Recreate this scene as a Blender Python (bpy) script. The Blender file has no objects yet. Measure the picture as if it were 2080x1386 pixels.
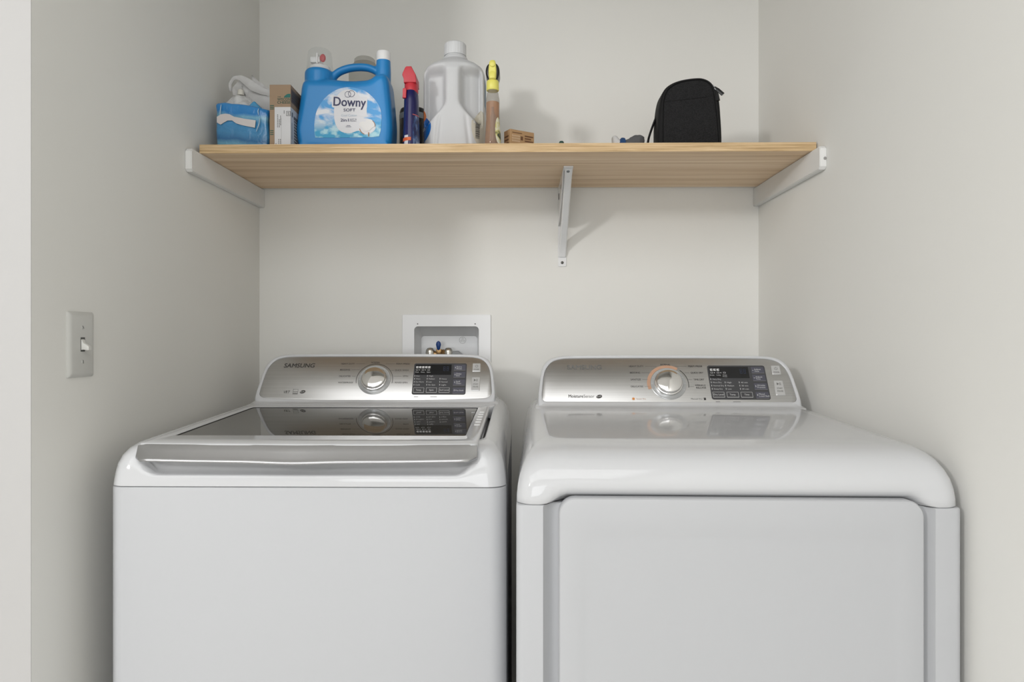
import bpy, bmesh, math, random
from mathutils import Matrix, Vector, noise
S = bpy.context.scene
COL = S.collection
PI = math.pi
R = math.radians

# ------------------------------------------------------------ camera
cam_data = bpy.data.cameras.new('camera')
cam_data.sensor_width = 36.0
cam_data.lens = 24.0
cam_data.shift_y = -7.0 / 2080.0
cam_data.clip_start = 0.02
cam = bpy.data.objects.new('camera', cam_data)
cam.location = (0, 0, 1.17)
cam.rotation_euler = (R(90), 0, R(0.826))
COL.objects.link(cam)
S.camera = cam

# ------------------------------------------------------------ world, lights, exposure
W = bpy.data.worlds.new('world')
S.world = W
W.use_nodes = True
bg = W.node_tree.nodes['Background']
bg.inputs[0].default_value = (0.96, 0.98, 1.0, 1)
bg.inputs[1].default_value = 0.85

def area(name, loc, target, sx, sy, power, col=(1, 1, 1)):
    l = bpy.data.lights.new(name, 'AREA')
    l.shape = 'RECTANGLE'; l.size = sx; l.size_y = sy; l.energy = power; l.color = col
    o = bpy.data.objects.new(name, l); COL.objects.link(o)
    o.location = loc
    d = Vector(target) - Vector(loc)
    o.rotation_euler = d.to_track_quat('-Z', 'Y').to_euler()
    return o
# added broad fill far behind the camera, evens the light; no window there
area('far_fill_light', (-1.2, -8.8, 1.35), (-0.2, 2.0, 1.25), 3.4, 2.3, 225, (0.97, 0.985, 1.0))
# lamp of the room, behind and left of the camera: throws the soft shadows to the right
area('room_lamp_light', (-3.3, -2.8, 2.45), (0.2, 1.9, 1.4), 0.42, 0.42, 145, (1.0, 0.99, 0.975))
# added fill panel under the hall ceiling, brightens the machine tops
area('ceiling_fill_light', (-0.9, -1.5, 2.70), (-0.9, -1.5, 0.0), 2.9, 2.8, 124, (0.975, 0.985, 1.0))

S.view_settings.view_transform = 'Standard'
S.view_settings.look = 'None'
S.view_settings.gamma = 1
S.view_settings.use_curve_mapping = False
S.view_settings.exposure = -1.12

# ------------------------------------------------------------ materials
def lin(c):
    return tuple(((x / 255) / 12.92 if x / 255 <= 0.04045 else ((x / 255 + 0.055) / 1.055) ** 2.4) for x in c)

def mat(name, rgb, rough=0.5, metal=0.0, spec=0.5, trans=0.0, ior=1.45, coat=0.0, alpha=1.0, bump=None, aniso=0.0):
    m = bpy.data.materials.new(name); m.use_nodes = True
    b = m.node_tree.nodes['Principled BSDF']
    b.inputs['Base Color'].default_value = (*rgb, 1)
    b.inputs['Roughness'].default_value = rough
    b.inputs['Metallic'].default_value = metal
    b.inputs['Specular IOR Level'].default_value = spec
    b.inputs['Transmission Weight'].default_value = trans
    b.inputs['IOR'].default_value = ior
    b.inputs['Coat Weight'].default_value = coat
    b.inputs['Coat Roughness'].default_value = 0.05
    b.inputs['Alpha'].default_value = alpha
    b.inputs['Anisotropic'].default_value = aniso
    if bump:
        sc, st, dist = bump
        nt = m.node_tree
        tc = nt.nodes.new('ShaderNodeTexCoord'); nz = nt.nodes.new('ShaderNodeTexNoise')
        nz.inputs['Scale'].default_value = sc; nz.inputs['Detail'].default_value = 5
        bp = nt.nodes.new('ShaderNodeBump'); bp.inputs['Strength'].default_value = st; bp.inputs['Distance'].default_value = dist
        nt.links.new(tc.outputs['Object'], nz.inputs['Vector'])
        nt.links.new(nz.outputs['Fac'], bp.inputs['Height'])
        nt.links.new(bp.outputs['Normal'], b.inputs['Normal'])
    return m

def color_noise(m, scale, ramp, detail=3, dist=0.0):
    """ramp: list of (pos, rgb); scale is a 3-vector for the mapping"""
    nt = m.node_tree; b = nt.nodes['Principled BSDF']
    tc = nt.nodes.new('ShaderNodeTexCoord'); mp = nt.nodes.new('ShaderNodeMapping')
    mp.inputs['Scale'].default_value = scale
    nz = nt.nodes.new('ShaderNodeTexNoise'); nz.inputs['Scale'].default_value = 1.0
    nz.inputs['Detail'].default_value = detail; nz.inputs['Distortion'].default_value = dist
    cr = nt.nodes.new('ShaderNodeValToRGB')
    while len(cr.color_ramp.elements) < len(ramp):
        cr.color_ramp.elements.new(0.5)
    for e, (p, c) in zip(cr.color_ramp.elements, ramp):
        e.position = p; e.color = (*c, 1)
    nt.links.new(tc.outputs['Object'], mp.inputs[0]); nt.links.new(mp.outputs[0], nz.inputs['Vector'])
    nt.links.new(nz.outputs['Fac'], cr.inputs[0]); nt.links.new(cr.outputs[0], b.inputs['Base Color'])
    return m, nz, cr, mp

WALLC = (0.820, 0.815, 0.782)
M = {}
M['wall'] = mat('wall_paint', WALLC, 0.6, spec=0.3, bump=(60, 0.05, 0.002))
M['ceiling'] = mat('ceiling_paint', (0.80, 0.79, 0.77), 0.8)
M['trim'] = mat('white_trim_paint', (0.80, 0.80, 0.785), 0.35)
M['floor'] = mat('floor_carpet', (0.55, 0.51, 0.46), 0.9)
color_noise(M['floor'], (300, 300, 300), [(0.3, (0.64, 0.625, 0.60)), (0.7, (0.72, 0.705, 0.68))])
M['enamel'] = mat('white_enamel', (0.585, 0.592, 0.605), 0.06, spec=0.5)  # same white paint as the cabinets, lightened so the tops look brighter lit
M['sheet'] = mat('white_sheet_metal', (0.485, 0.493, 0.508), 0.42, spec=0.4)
M['plastic'] = mat('white_plastic', (0.82, 0.825, 0.83), 0.22, spec=0.5)
M['steel'] = mat('brushed_steel', (0.60, 0.595, 0.585), 0.36, metal=1.0)
color_noise(M['steel'], (1.5, 600, 600), [(0.25, (0.50, 0.497, 0.492)), (0.75, (0.58, 0.577, 0.572))], detail=2)
M['handle'] = mat('silver_plastic', (0.43, 0.43, 0.435), 0.27, metal=0.9)
M['chrome'] = mat('chrome', (0.80, 0.79, 0.78), 0.06, metal=1.0)
M['disc'] = mat('dial_ring', (0.46, 0.47, 0.475), 0.30, metal=0.6)
M['glass'] = mat('tinted_lid_glass', (0.045, 0.044, 0.040), 0.02, spec=0.5, ior=1.5)
M['dark'] = mat('dark_gap', (0.03, 0.03, 0.032), 0.6)
M['lcd'] = mat('control_window', (0.060, 0.060, 0.064), 0.30, spec=0.4)
M['lcd2'] = mat('control_button_grey', (0.085, 0.085, 0.11), 0.35, spec=0.4)
M['screen'] = mat('display_black', (0.012, 0.012, 0.013), 0.12)
M['digit'] = mat('display_digits', (0.03, 0.04, 0.075), 0.3)
M['ink'] = mat('printed_ink_dark', (0.055, 0.052, 0.05), 0.5)
M['inkg'] = mat('printed_ink_grey', (0.15, 0.148, 0.142), 0.5)
M['inkl'] = mat('printed_ink_light', (0.30, 0.295, 0.285), 0.5)
M['inkw'] = mat('printed_ink_white', (0.55, 0.55, 0.55), 0.5)
M['orange'] = mat('printed_orange', (0.50, 0.30, 0.20), 0.45)
M['orange2'] = mat('printed_orange_bright', (0.70, 0.27, 0.06), 0.5)
M['btn'] = mat('silver_button', (0.60, 0.60, 0.60), 0.3, metal=0.5)

# oak board with grain along X
def wood(name, cols, sc, edge=False):
    m = mat(name, cols[0], 0.5, spec=0.35)
    nt = m.node_tree; b = nt.nodes['Principled BSDF']
    tc = nt.nodes.new('ShaderNodeTexCoord')
    mp = nt.nodes.new('ShaderNodeMapping'); mp.inputs['Scale'].default_value = sc
    nz = nt.nodes.new('ShaderNodeTexNoise'); nz.inputs['Scale'].default_value = 1; nz.inputs['Detail'].default_value = 6; nz.inputs['Roughness'].default_value = 0.6; nz.inputs['Distortion'].default_value = 0.6
    mp2 = nt.nodes.new('ShaderNodeMapping'); mp2.inputs['Scale'].default_value = (sc[0] * 6, sc[1] * 8, sc[2] * 8)
    n2 = nt.nodes.new('ShaderNodeTexNoise'); n2.inputs['Scale'].default_value = 1; n2.inputs['Detail'].default_value = 3
    mx = nt.nodes.new('ShaderNodeMath'); mx.operation = 'MULTIPLY_ADD'; mx.inputs[1].default_value = 0.35
    cr = nt.nodes.new('ShaderNodeValToRGB')
    while len(cr.color_ramp.elements) < len(cols): cr.color_ramp.elements.new(0.5)
    for i, e in enumerate(cr.color_ramp.elements):
        e.position = 0.42 + 0.42 * i / (len(cols) - 1); e.color = (*cols[i], 1)
    nt.links.new(tc.outputs['Object'], mp.inputs[0]); nt.links.new(tc.outputs['Object'], mp2.inputs[0])
    nt.links.new(mp.outputs[0], nz.inputs['Vector']); nt.links.new(mp2.outputs[0], n2.inputs['Vector'])
    nt.links.new(n2.outputs['Fac'], mx.inputs[0]); nt.links.new(nz.outputs['Fac'], mx.inputs[2])
    nt.links.new(mx.outputs[0], cr.inputs[0]); nt.links.new(cr.outputs[0], b.inputs['Base Color'])
    return m
M['oak'] = wood('oak_board', [(0.55, 0.37, 0.21), (0.75, 0.55, 0.355), (0.87, 0.69, 0.50)], (0.9, 40, 40))
M['oak_edge'] = wood('oak_edge_band', [(0.30, 0.19, 0.085), (0.55, 0.38, 0.20), (0.72, 0.54, 0.33)], (6, 30, 430))

# ------------------------------------------------------------ mesh helpers
def obj(name, bm, m=None, parent=None, smooth=True, loc=None, mods=None, ang=None):
    me = bpy.data.meshes.new(name)
    bmesh.ops.recalc_face_normals(bm, faces=bm.faces)
    bm.to_mesh(me); bm.free()
    if m is not None:
        for x in (m if isinstance(m, (list, tuple)) else [m]):
            me.materials.append(x)
    if smooth:
        for p in me.polygons: p.use_smooth = True
        me.set_sharp_from_angle(angle=R(ang if ang else 35))
    o = bpy.data.objects.new(name, me); COL.objects.link(o)
    if parent is not None: o.parent = parent
    if loc is not None: o.location = loc
    return o

def tag(o, label=None, cat=None, group=None, kind=None):
    if label: o['label'] = label
    if cat: o['category'] = cat
    if group: o['group'] = group
    if kind: o['kind'] = kind
    return o

def empty(name, loc, rz=0.0):
    o = bpy.data.objects.new(name, None); COL.objects.link(o)
    o.location = loc; o.rotation_euler = (0, 0, rz); o.empty_display_size = 0.05
    return o

def BM(): return bmesh.new()

def box(bm, x0, x1, y0, y1, z0, z1, bev=0.0, seg=2, M4=None):
    vs = []
    r = bmesh.ops.create_cube(bm, size=1.0)
    for v in r['verts']:
        v.co = Vector(((x0 + x1) / 2 + v.co.x * (x1 - x0), (y0 + y1) / 2 + v.co.y * (y1 - y0), (z0 + z1) / 2 + v.co.z * (z1 - z0)))
    vs = r['verts']
    if bev > 0:
        es = list({e for v in vs for e in v.link_edges})
        rr = bmesh.ops.bevel(bm, geom=es, offset=bev, segments=seg, profile=0.5, affect='EDGES')
        vs = list({v for f in rr['faces'] for v in f.verts} | {v for v in vs if v.is_valid})
    if M4 is not None:
        for v in vs: v.co = M4 @ v.co
    return vs

def rrect(hx, hy, r, n=8, cx=0, cy=0):
    """rounded rectangle, counter-clockwise, r single or 4 radii (br, tr, tl, bl)"""
    rs = r if isinstance(r, (list, tuple)) else [r] * 4
    pts = []
    for (sx, sy, a0, rr) in ((1, -1, -90, rs[0]), (1, 1, 0, rs[1]), (-1, 1, 90, rs[2]), (-1, -1, 180, rs[3])):
        for i in range(n + 1):
            a = R(a0 + 90 * i / n)
            pts.append((cx + sx * (hx - rr) + rr * math.cos(a), cy + sy * (hy - rr) + rr * math.sin(a)))
    return pts

def loft(bm, rings, cap0=True, cap1=True, closed=True):
    """rings: list of lists of 3D points, same length"""
    vr = [[bm.verts.new(p) for p in ring] for ring in rings]
    n = len(rings[0])
    for a, b in zip(vr[:-1], vr[1:]):
        for i in range(n if closed else n - 1):
            j = (i + 1) % n
            try: bm.faces.new((a[i], a[j], b[j], b[i]))
            except ValueError: pass
    if cap0: bm.faces.new(list(reversed(vr[0])))
    if cap1: bm.faces.new(vr[-1])
    return vr

def lathe(bm, prof, cx=0, cy=0, cz=0, n=32, sy=1.0, cap0=True, cap1=True):
    rings = []
    for r, z in prof:
        rings.append([(cx + r * math.cos(2 * PI * i / n), cy + sy * r * math.sin(2 * PI * i / n), cz + z) for i in range(n)])
    return loft(bm, rings, cap0, cap1)

def tube(bm, pts, rad, n=10, cap=True, flat=1.0):
    pts = [Vector(p) for p in pts]
    rads = rad if isinstance(rad, (list, tuple)) else [rad] * len(pts)
    rings = []; up = Vector((0, 1, 0))
    for i, p in enumerate(pts):
        d = (pts[min(i + 1, len(pts) - 1)] - pts[max(i - 1, 0)]).normalized()
        if abs(d.dot(up)) > 0.95: up = Vector((1, 0, 0))
        a = d.cross(up).normalized(); b = a.cross(d).normalized(); up = b
        rings.append([p + rads[i] * (a * math.cos(2 * PI * k / n) + b * flat * math.sin(2 * PI * k / n)) for k in range(n)])
    loft(bm, rings, cap, cap)

def catmull(pts, sub=6, closed=True):
    out = []; n = len(pts)
    rng = range(n) if closed else range(n - 1)
    for i in rng:
        if closed: p0, p1, p2, p3 = pts[i - 1], pts[i], pts[(i + 1) % n], pts[(i + 2) % n]
        else: p0, p1, p2, p3 = pts[max(i - 1, 0)], pts[i], pts[i + 1], pts[min(i + 2, n - 1)]
        for k in range(sub):
            t = k / sub
            out.append(tuple(0.5 * (2 * b + (c - a) * t + (2 * a - 5 * b + 4 * c - d) * t * t + (3 * b - a - 3 * c + d) * t ** 3) for a, b, c, d in zip(p0, p1, p2, p3)))
    if not closed: out.append(tuple(pts[-1]))
    return out

def prism(bm, pts, y0, y1, M4=None, bev=0.0):
    """2-D outline (x, z) extruded along y from y0 (front) to y1, optional rounding by a 3-step inset of the front"""
    def ins(p, d):
        n = len(p); q = []
        for i in range(n):
            a = Vector(p[i - 1]); b = Vector(p[i]); c = Vector(p[(i + 1) % n])
            t = (c - a)
            if t.length < 1e-9: q.append(tuple(b)); continue
            t.normalize(); q.append((b.x - t.y * d, b.y + t.x * d))
        return q
    area2 = sum(pts[i - 1][0] * pts[i][1] - pts[i][0] * pts[i - 1][1] for i in range(len(pts)))
    if area2 < 0: pts = list(reversed(pts))
    rings = []
    if bev > 0:
        for a in (0, 22.5, 45, 67.5, 90):
            d = bev * (1 - math.sin(R(a))); yy = y0 + bev * (1 - math.cos(R(a)))
            rings.append([(x, yy, z) for x, z in ins(pts, d)])
        for a in (90, 67.5, 45, 22.5, 0):
            d = bev * (1 - math.sin(R(a))); yy = y1 - bev * (1 - math.cos(R(a)))
            rings.append([(x, yy, z) for x, z in ins(pts, d)])
    else:
        rings = [[(x, y0, z) for x, z in pts], [(x, y1, z) for x, z in pts]]
    if M4 is not None: rings = [[M4 @ Vector(p) for p in r] for r in rings]
    loft(bm, rings)

_txt = {}
def text_polys(s, bold=0.0):
    k = (s, bold)
    if k not in _txt:
        c = bpy.data.curves.new('t', 'FONT'); c.body = s; c.size = 1.0; c.offset = bold; c.resolution_u = 3
        o = bpy.data.objects.new('t', c); COL.objects.link(o)
        dg = bpy.context.evaluated_depsgraph_get()
        me = o.evaluated_get(dg).to_mesh()
        vs = [tuple(v.co) for v in me.vertices]; fs = [tuple(p.vertices) for p in me.polygons]
        o.evaluated_get(dg).to_mesh_clear()
        bpy.data.objects.remove(o); bpy.data.curves.remove(c)
        _txt[k] = (vs, fs)
    return _txt[k]

def text(bm, s, F, x, y, w, h, bold=0.0, n=0.0003, rot=0.0, shear=0.0, mi=0):
    """string s drawn in frame F (x right, y up, z = outward normal), left edge x, baseline y, width w, cap height h"""
    if bold > 0:        # heavier strokes: the same outline drawn a few times, slightly shifted
        d = bold * h * 3.0
        text(bm, s, F, x + d, y, w - d, h, 0.0, n + 0.00004, rot, shear, mi)
        text(bm, s, F, x + d / 2, y + d / 2, w - d, h, 0.0, n + 0.00008, rot, shear, mi)
        w = w - d
    vs, fs = text_polys(s, 0.0)
    if not vs: return
    x0 = min(v[0] for v in vs); x1 = max(v[0] for v in vs)
    caps = 0.69
    c, sn = math.cos(rot), math.sin(rot)
    out = []
    for v in vs:
        a = (v[0] - x0) / (x1 - x0) * w; b = v[1] / caps * h
        a += shear * b
        out.append(bm.verts.new(F @ Vector((x + a * c - b * sn, y + a * sn + b * c, n))))
    for f in fs:
        try: bm.faces.new([out[i] for i in f]).material_index = mi
        except ValueError: pass

def quad(bm, F, x0, y0, x1, y1, n=0.0003, mi=0):
    vs = [bm.verts.new(F @ Vector((x, y, n))) for x, y in ((x0, y0), (x1, y0), (x1, y1), (x0, y1))]
    f = bm.faces.new(vs); f.material_index = mi; return f

def poly(bm, F, pts, n=0.0003, mi=0):
    f = bm.faces.new([bm.verts.new(F @ Vector((x, y, n))) for x, y in pts]); f.material_index = mi; return f

def arc(bm, F, cx, cy, r0, r1, a0, a1, n=0.0003, seg=40, mi=0):
    pr = None
    for i in range(seg + 1):
        a = R(a0 + (a1 - a0) * i / seg)
        p = (bm.verts.new(F @ Vector((cx + r0 * math.cos(a), cy + r0 * math.sin(a), n))), bm.verts.new(F @ Vector((cx + r1 * math.cos(a), cy + r1 * math.sin(a), n))))
        if pr: bm.faces.new((pr[0], p[0], p[1], pr[1])).material_index = mi
        pr = p

def frame_rect(bm, F, x0, y0, x1, y1, t, n=0.0003, mi=0):
    quad(bm, F, x0, y0, x1, y0 + t, n, mi); quad(bm, F, x0, y1 - t, x1, y1, n, mi)
    quad(bm, F, x0, y0 + t, x0 + t, y1 - t, n, mi); quad(bm, F, x1 - t, y0 + t, x1, y1 - t, n, mi)

def sstep(a, b, x):
    t = min(1, max(0, (x - a) / (b - a))); return t * t * (3 - 2 * t)

# ------------------------------------------------------------ the room
XL, XR, YB = -0.7727, 0.690, 2.0
CZ = 1.17
def slab(name, x0, x1, y0, y1, z0, z1, m):
    bm = BM(); box(bm, x0, x1, y0, y1, z0, z1)
    return tag(obj(name, bm, m, smooth=False), kind='structure')
# back wall with the opening for the supply box
HX0, HX1, HZ0, HZ1 = -0.3175, -0.1245, 0.985, 1.2035
bm = BM()
box(bm, XL - 0.1, HX0, YB, YB + 0.1, 0, 2.74); box(bm, HX1, XR + 0.1, YB, YB + 0.1, 0, 2.74)
box(bm, HX0, HX1, YB, YB + 0.1, 0, HZ0); box(bm, HX0, HX1, YB, YB + 0.1, HZ1, 2.74)
tag(obj('wall_back', bm, M['wall'], smooth=False), kind='structure')
slab('wall_left', XL - 0.12, XL, 1.0645, YB, 0, 2.74, M['wall'])
slab('wall_right', XR, XR + 0.1, -9.0, YB, 0, 2.74, M['wall'])
M['wall_dimmed'] = mat('dimmed_wall_paint', (0.48, 0.474, 0.468), 0.6, spec=0.3, bump=(60, 0.05, 0.002))  # same wall paint, darkened to hold down the light on this strip
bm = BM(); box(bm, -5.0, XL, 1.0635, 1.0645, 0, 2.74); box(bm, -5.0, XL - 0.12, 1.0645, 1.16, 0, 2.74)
tag(obj('wall_front', bm, M['wall_dimmed'], smooth=False), kind='structure')
slab('wall_far_left', -5.1, -5.0, -9.0, 1.16, 0, 2.74, M['wall'])
slab('header_light_block', XL, XR, 0.96, 1.0635, 2.30, 2.74, M['wall'])  # unseen header, added to keep the upper back wall dim
slab('floor', -5.1, XR + 0.1, -9.0, YB + 0.1, -0.05, 0, M['floor'])
slab('ceiling', -5.1, XR + 0.1, -9.0, YB + 0.1, 2.74, 2.8, M['ceiling'])

# ------------------------------------------------------------ shelf
SH = empty('shelf', (0, 1.6, 1.61)); tag(SH, 'wide light oak shelf board spanning the alcove above the machines', 'shelf')
def sh_top(y): return CZ + 0.4555
bm = BM()
def shelf_quad(ya, yb, th=0.0205):
    x0, x1 = -0.7606, 0.6857
    r = []
    for x in (x0, x1):
        r.append([(x, ya, sh_top(ya) - th), (x, yb, sh_top(yb) - th), (x, yb, sh_top(yb)), (x, ya, sh_top(ya))])
    loft(bm, r)
shelf_quad(1.6015, 1.979)
board = obj('board', bm, M['oak'], smooth=False)
bm = BM(); shelf_quad(1.600, 1.6014); band = obj('edge_band', bm, M['oak_edge'], smooth=False)
for o in (board, band):
    o.parent = SH; o.matrix_parent_inverse = Matrix.Translation((0, 1.6, 1.61)).inverted()
band['label'] = 'front edge with darker striped grain'

# cleats
def cleat(x0, x1, label):
    bm = BM()
    zb = CZ + 0.382
    ys = (1.555, 2.0)
    pts = [(ys[0], zb + 0.006), (ys[0] + 0.006, zb), (ys[1], zb), (ys[1], CZ + 0.4347), (ys[0] + 0.006, CZ + 0.4347), (ys[0], CZ + 0.4287)]
    loft(bm, [[(x, y, z) for y, z in pts] for x in (x0, x1)])
    es = [e for e in bm.edges if abs(e.verts[0].co.x - e.verts[1].co.x) < 1e-6]
    bmesh.ops.bevel(bm, geom=es, offset=0.0015, segments=2, affect='EDGES')
    return tag(obj('shelf_cleat', bm, M['trim']), label, 'bracket', 'white wooden cleats carrying the shelf ends')
cleat(XL, XL + 0.0155, 'white wooden cleat under the left end of the oak shelf')
c = cleat(XR - 0.0155, XR, 'white wooden cleat under the right end of the oak shelf')
bm = BM(); lathe(bm, [(0.001, 0), (0.0035, 0), (0.0035, 0.0008)], n=12)
bm.transform(Matrix.Translation((XR - 0.004, 1.5547, CZ + 0.406)) @ Matrix.Rotation(R(90), 4, 'X'))
obj('nail_hole', bm, M['inkl'], c)

# bracket
BR = empty('shelf_bracket', (0.118, 2.0, 1.38)); tag(BR, 'white metal bracket supporting the middle of the oak shelf', 'bracket')
def local(o, root):
    o.parent = root; o.matrix_parent_inverse = root.matrix_basis.inverted(); return o
bm = BM()
sl = [(x, z) for x, z in rrect(0.0118, 0.116, 0.004, cx=0.118, cy=CZ + 0.324)]
prism(bm, sl, 1.9972, 2.0)
local(obj('wall_plate', bm, M['plastic']), BR)
bm = BM()
box(bm, 0.106, 0.130, 1.73, 1.998, sh_top(1.73) - 0.0245, sh_top(1.73) - 0.0207)
local(obj('arm', bm, M['plastic']), BR)
# diagonal channel: swept U profile from the foot to the tip
bm = BM()
path = [(1.994, 1.405), (1.986, 1.425), (1.955, 1.455), (1.86, 1.525), (1.775, 1.588), (1.752, 1.600), (1.738, sh_top(1.738) - 0.0215)]
wd = [0.0112, 0.0110, 0.0098, 0.0096, 0.0098, 0.0104, 0.0112]
rings = []
for i, (y, z) in enumerate(path):
    a = Vector(path[max(i - 1, 0)]); b = Vector(path[min(i + 1, len(path) - 1)]); d = (b - a).normalized()
    nx = Vector((-d.y, d.x))           # towards the camera / down
    if nx.x > 0: nx = -nx
    w = wd[i]
    prof = [(-w, 0.014), (-w, 0.002), (-w + 0.003, -0.001), (w - 0.003, -0.001), (w, 0.002), (w, 0.014), (w - 0.0015, 0.014), (w - 0.0015, 0.003), (-w + 0.0015, 0.003), (-w + 0.0015, 0.014)]
    rings.append([(0.118 + 0.0022 * min(1, i / 2) + px, y - nx.x * py if False else y + nx.x * (-py), z + nx.y * (-py)) for px, py in prof])
loft(bm, rings)
local(obj('strut', bm, M['plastic']), BR)
# side gusset with slots
bm = BM()
loft(bm, [[(x, y, z) for y, z in ((1.996, CZ + 0.4335), (1.76, CZ + 0.4325), (1.80, CZ + 0.40), (1.93, CZ + 0.335), (1.996, CZ + 0.325))] for x in (0.1062, 0.1078)])
local(obj('gusset', bm, M['plastic']), BR)
bm = BM()
box(bm, 0.1052, 0.1063, 1.945, 1.962, CZ + 0.395, CZ + 0.411, 0.0005)
local(obj('slot', bm, M['dark']), BR)
bm = BM(); box(bm, 0.1052, 0.1063, 1.86, 1.872, CZ + 0.408, CZ + 0.416, 0.0004)
local(obj('slot', bm, M['inkl']), BR)
bm = BM()
lathe(bm, [(0.001, 0), (0.0042, 0.0), (0.0042, 0.001), (0.0025, 0.0022), (0.0001, 0.0024)], n=14)
bm.transform(Matrix.Translation((0.118, 1.9972, CZ + 0.219)) @ Matrix.Rotation(R(90), 4, 'X'))
local(obj('screw', bm, mat('screw_steel', (0.12, 0.12, 0.11), 0.4, 0.6)), BR)
bm = BM()
lathe(bm, [(0.0005, 0), (0.004, 0.0), (0.004, 0.001), (0.002, 0.002)], n=14)
bm.transform(Matrix.Translation((0.119, 1.7555, 1.5972)) @ Matrix.Rotation(R(142), 4, 'X'))
local(obj('screw', bm, mat('screw_grey', (0.25, 0.27, 0.28), 0.4, 0.6)), BR)

# ------------------------------------------------------------ light switch on the left wall
SW = empty('light_switch', (XL, 1.1815, CZ - 0.0121)); SW.rotation_euler = (0, 0, R(90))
tag(SW, 'white toggle light switch plate on the left wall', 'light switch')
# local: x = along wall (world -> +Y), y -> world -X, z up ; plate faces world +X = local -Y
bm = BM()
rings = []
for ins_, dy in ((0, 0), (0, -0.0015), (0.0015, -0.0035), (0.005, -0.0052), (0.008, -0.0058)):
    rings.append([(x, dy, z) for x, z in rrect(0.035 - ins_, 0.0572 - ins_, 0.003, 3)])
loft(bm, rings)
obj('plate', bm, mat('switch_plastic', (0.60, 0.60, 0.575), 0.3), SW)
bm = BM(); box(bm, -0.0058, 0.0058, -0.0061, -0.004, -0.0125, 0.0125)
obj('slot', bm, mat('switch_slot', (0.10, 0.10, 0.095), 0.6), SW)
bm = BM()
loft(bm, [[(x, y, z) for x, z in rrect(hx, hz, 0.001, 2, 0, cz)] for hx, hz, cz, y in ((0.0046, 0.0095, 0, -0.0058), (0.0046, 0.009, -0.0005, -0.0066), (0.0042, 0.006, -0.003, -0.009), (0.0038, 0.0042, -0.006, -0.0165), (0.0034, 0.003, -0.0068, -0.0185))])
obj('toggle', bm, mat('switch_toggle', (0.70, 0.70, 0.67), 0.25), SW)
for sz in (0.0302, -0.0302):
    bm = BM(); lathe(bm, [(0.0005, 0), (0.0034, 0), (0.0028, 0.0008), (0.0001, 0.001)], n=14)
    F = Matrix.Translation((0, -0.0058, sz)) @ Matrix.Rotation(R(90), 4, 'X')
    bm.transform(F)
    s_ = obj('screw', bm, mat('switch_screw', (0.52, 0.52, 0.50), 0.35), SW)
    bm = BM(); box(bm, -0.0004, 0.0004, -0.00702, -0.0067, -0.003, 0.003, M4=Matrix.Translation((0, 0, sz)) @ Matrix.Rotation(R(-40 if sz > 0 else -12), 4, 'Y'))
    obj('screw_groove', bm, M['ink'], s_)

# ------------------------------------------------------------ washing machine supply box
SB = empty('supply_box', (-0.2206, 2.0, CZ)); tag(SB, 'white plastic water supply box set into wall behind the washer', 'outlet box')
bm = BM()
# flange with opening, then recess
o_ = rrect(0.130, 0.145, 0.004, 5, 0, -0.077)
i_ = rrect(0.0945, 0.108, 0.011, 5, 0, -0.0755)
b_ = rrect(0.085, 0.09, 0.009, 5, 0, -0.0855)
rings = [[(x, 0, z) for x, z in o_], [(x, -0.003, z) for x, z in o_],
         [(x * 0.993, -0.0042, -0.077 + (z + 0.077) * 0.993) for x, z in o_],
         [(x * 1.004, -0.0042, -0.0755 + (z + 0.0755) * 1.004) for x, z in i_], [(x, -0.003, z) for x, z in i_],
         [(x, 0.004, z) for x, z in i_], [(x, 0.074, z) for x, z in b_]]
loft(bm, rings, cap0=False, cap1=True)
obj('frame', bm, M['plastic'], SB)
for sx in (-0.0846, 0.0840):
    bm = BM(); lathe(bm, [(0.0005, 0), (0.002, 0), (0.002, 0.0006)], n=10)
    bm.transform(Matrix.Translation((sx, -0.0042, 0.040)) @ Matrix.Rotation(R(90), 4, 'X'))
    obj('screw', bm, M['inkg'], SB)
bm = BM()
F = Matrix.Translation((0.0405, 0.0735, -0.008)) @ Matrix.Rotation(R(90), 4, 'X')
arc(bm, F, 0, 0, 0.0095, 0.0103, 0, 360, 0.0002)
for a in (90, 210, 330):
    arc(bm, F, 0.0045 * math.cos(R(a)), 0.0045 * math.sin(R(a)), 0.0022, 0.0028, 0, 360, 0.0002, 12)
obj('moulded_mark', bm, M['inkl'], SB)
brass = mat('brass_valve', (0.35, 0.22, 0.10), 0.3, 0.9)
nickel = mat('nickel_fitting', (0.62, 0.60, 0.55), 0.22, 0.95)
bm = BM()
tube(bm, [(-0.062, 0.030, -0.050), (0.012, 0.030, -0.050)], 0.010, 14)
box(bm, -0.034, -0.018, 0.02, 0.04, -0.052, -0.034, 0.002)
lathe(bm, [(0.012, -0.012), (0.013, 0.0), (0.008, 0.008), (0.002, 0.010)], -0.012, 0.030, -0.045, 14)
v_ = obj('valve', bm, brass, SB)
for xx in (-0.052, 0.002):
    bm = BM(); lathe(bm, [(0.013, -0.02), (0.014, -0.004), (0.0125, 0.003), (0.008, 0.0085), (0.002, 0.010)], xx, 0.028, -0.0395, 18)
    obj('fitting', bm, nickel, v_)
bm = BM()
pr = [(0.0018, 0), (0.0045, 0.003), (0.0075, 0.016), (0.0066, 0.022), (0.0035, 0.026), (0.0005, 0.0275)]
lathe(bm, pr, -0.0265, 0.020, -0.0375, 16, sy=0.5)
obj('valve_handle', bm, mat('blue_handle', (0.012, 0.055, 0.22), 0.35), v_)['label'] = 'blue valve handle'
bm = BM(); tube(bm, [(0.002, 0.03, -0.05), (0.03, 0.03, -0.047), (0.045, 0.035, -0.06)], 0.008, 12)
obj('hose', bm, mat('grey_hose', (0.35, 0.36, 0.37), 0.4), SB)

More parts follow.
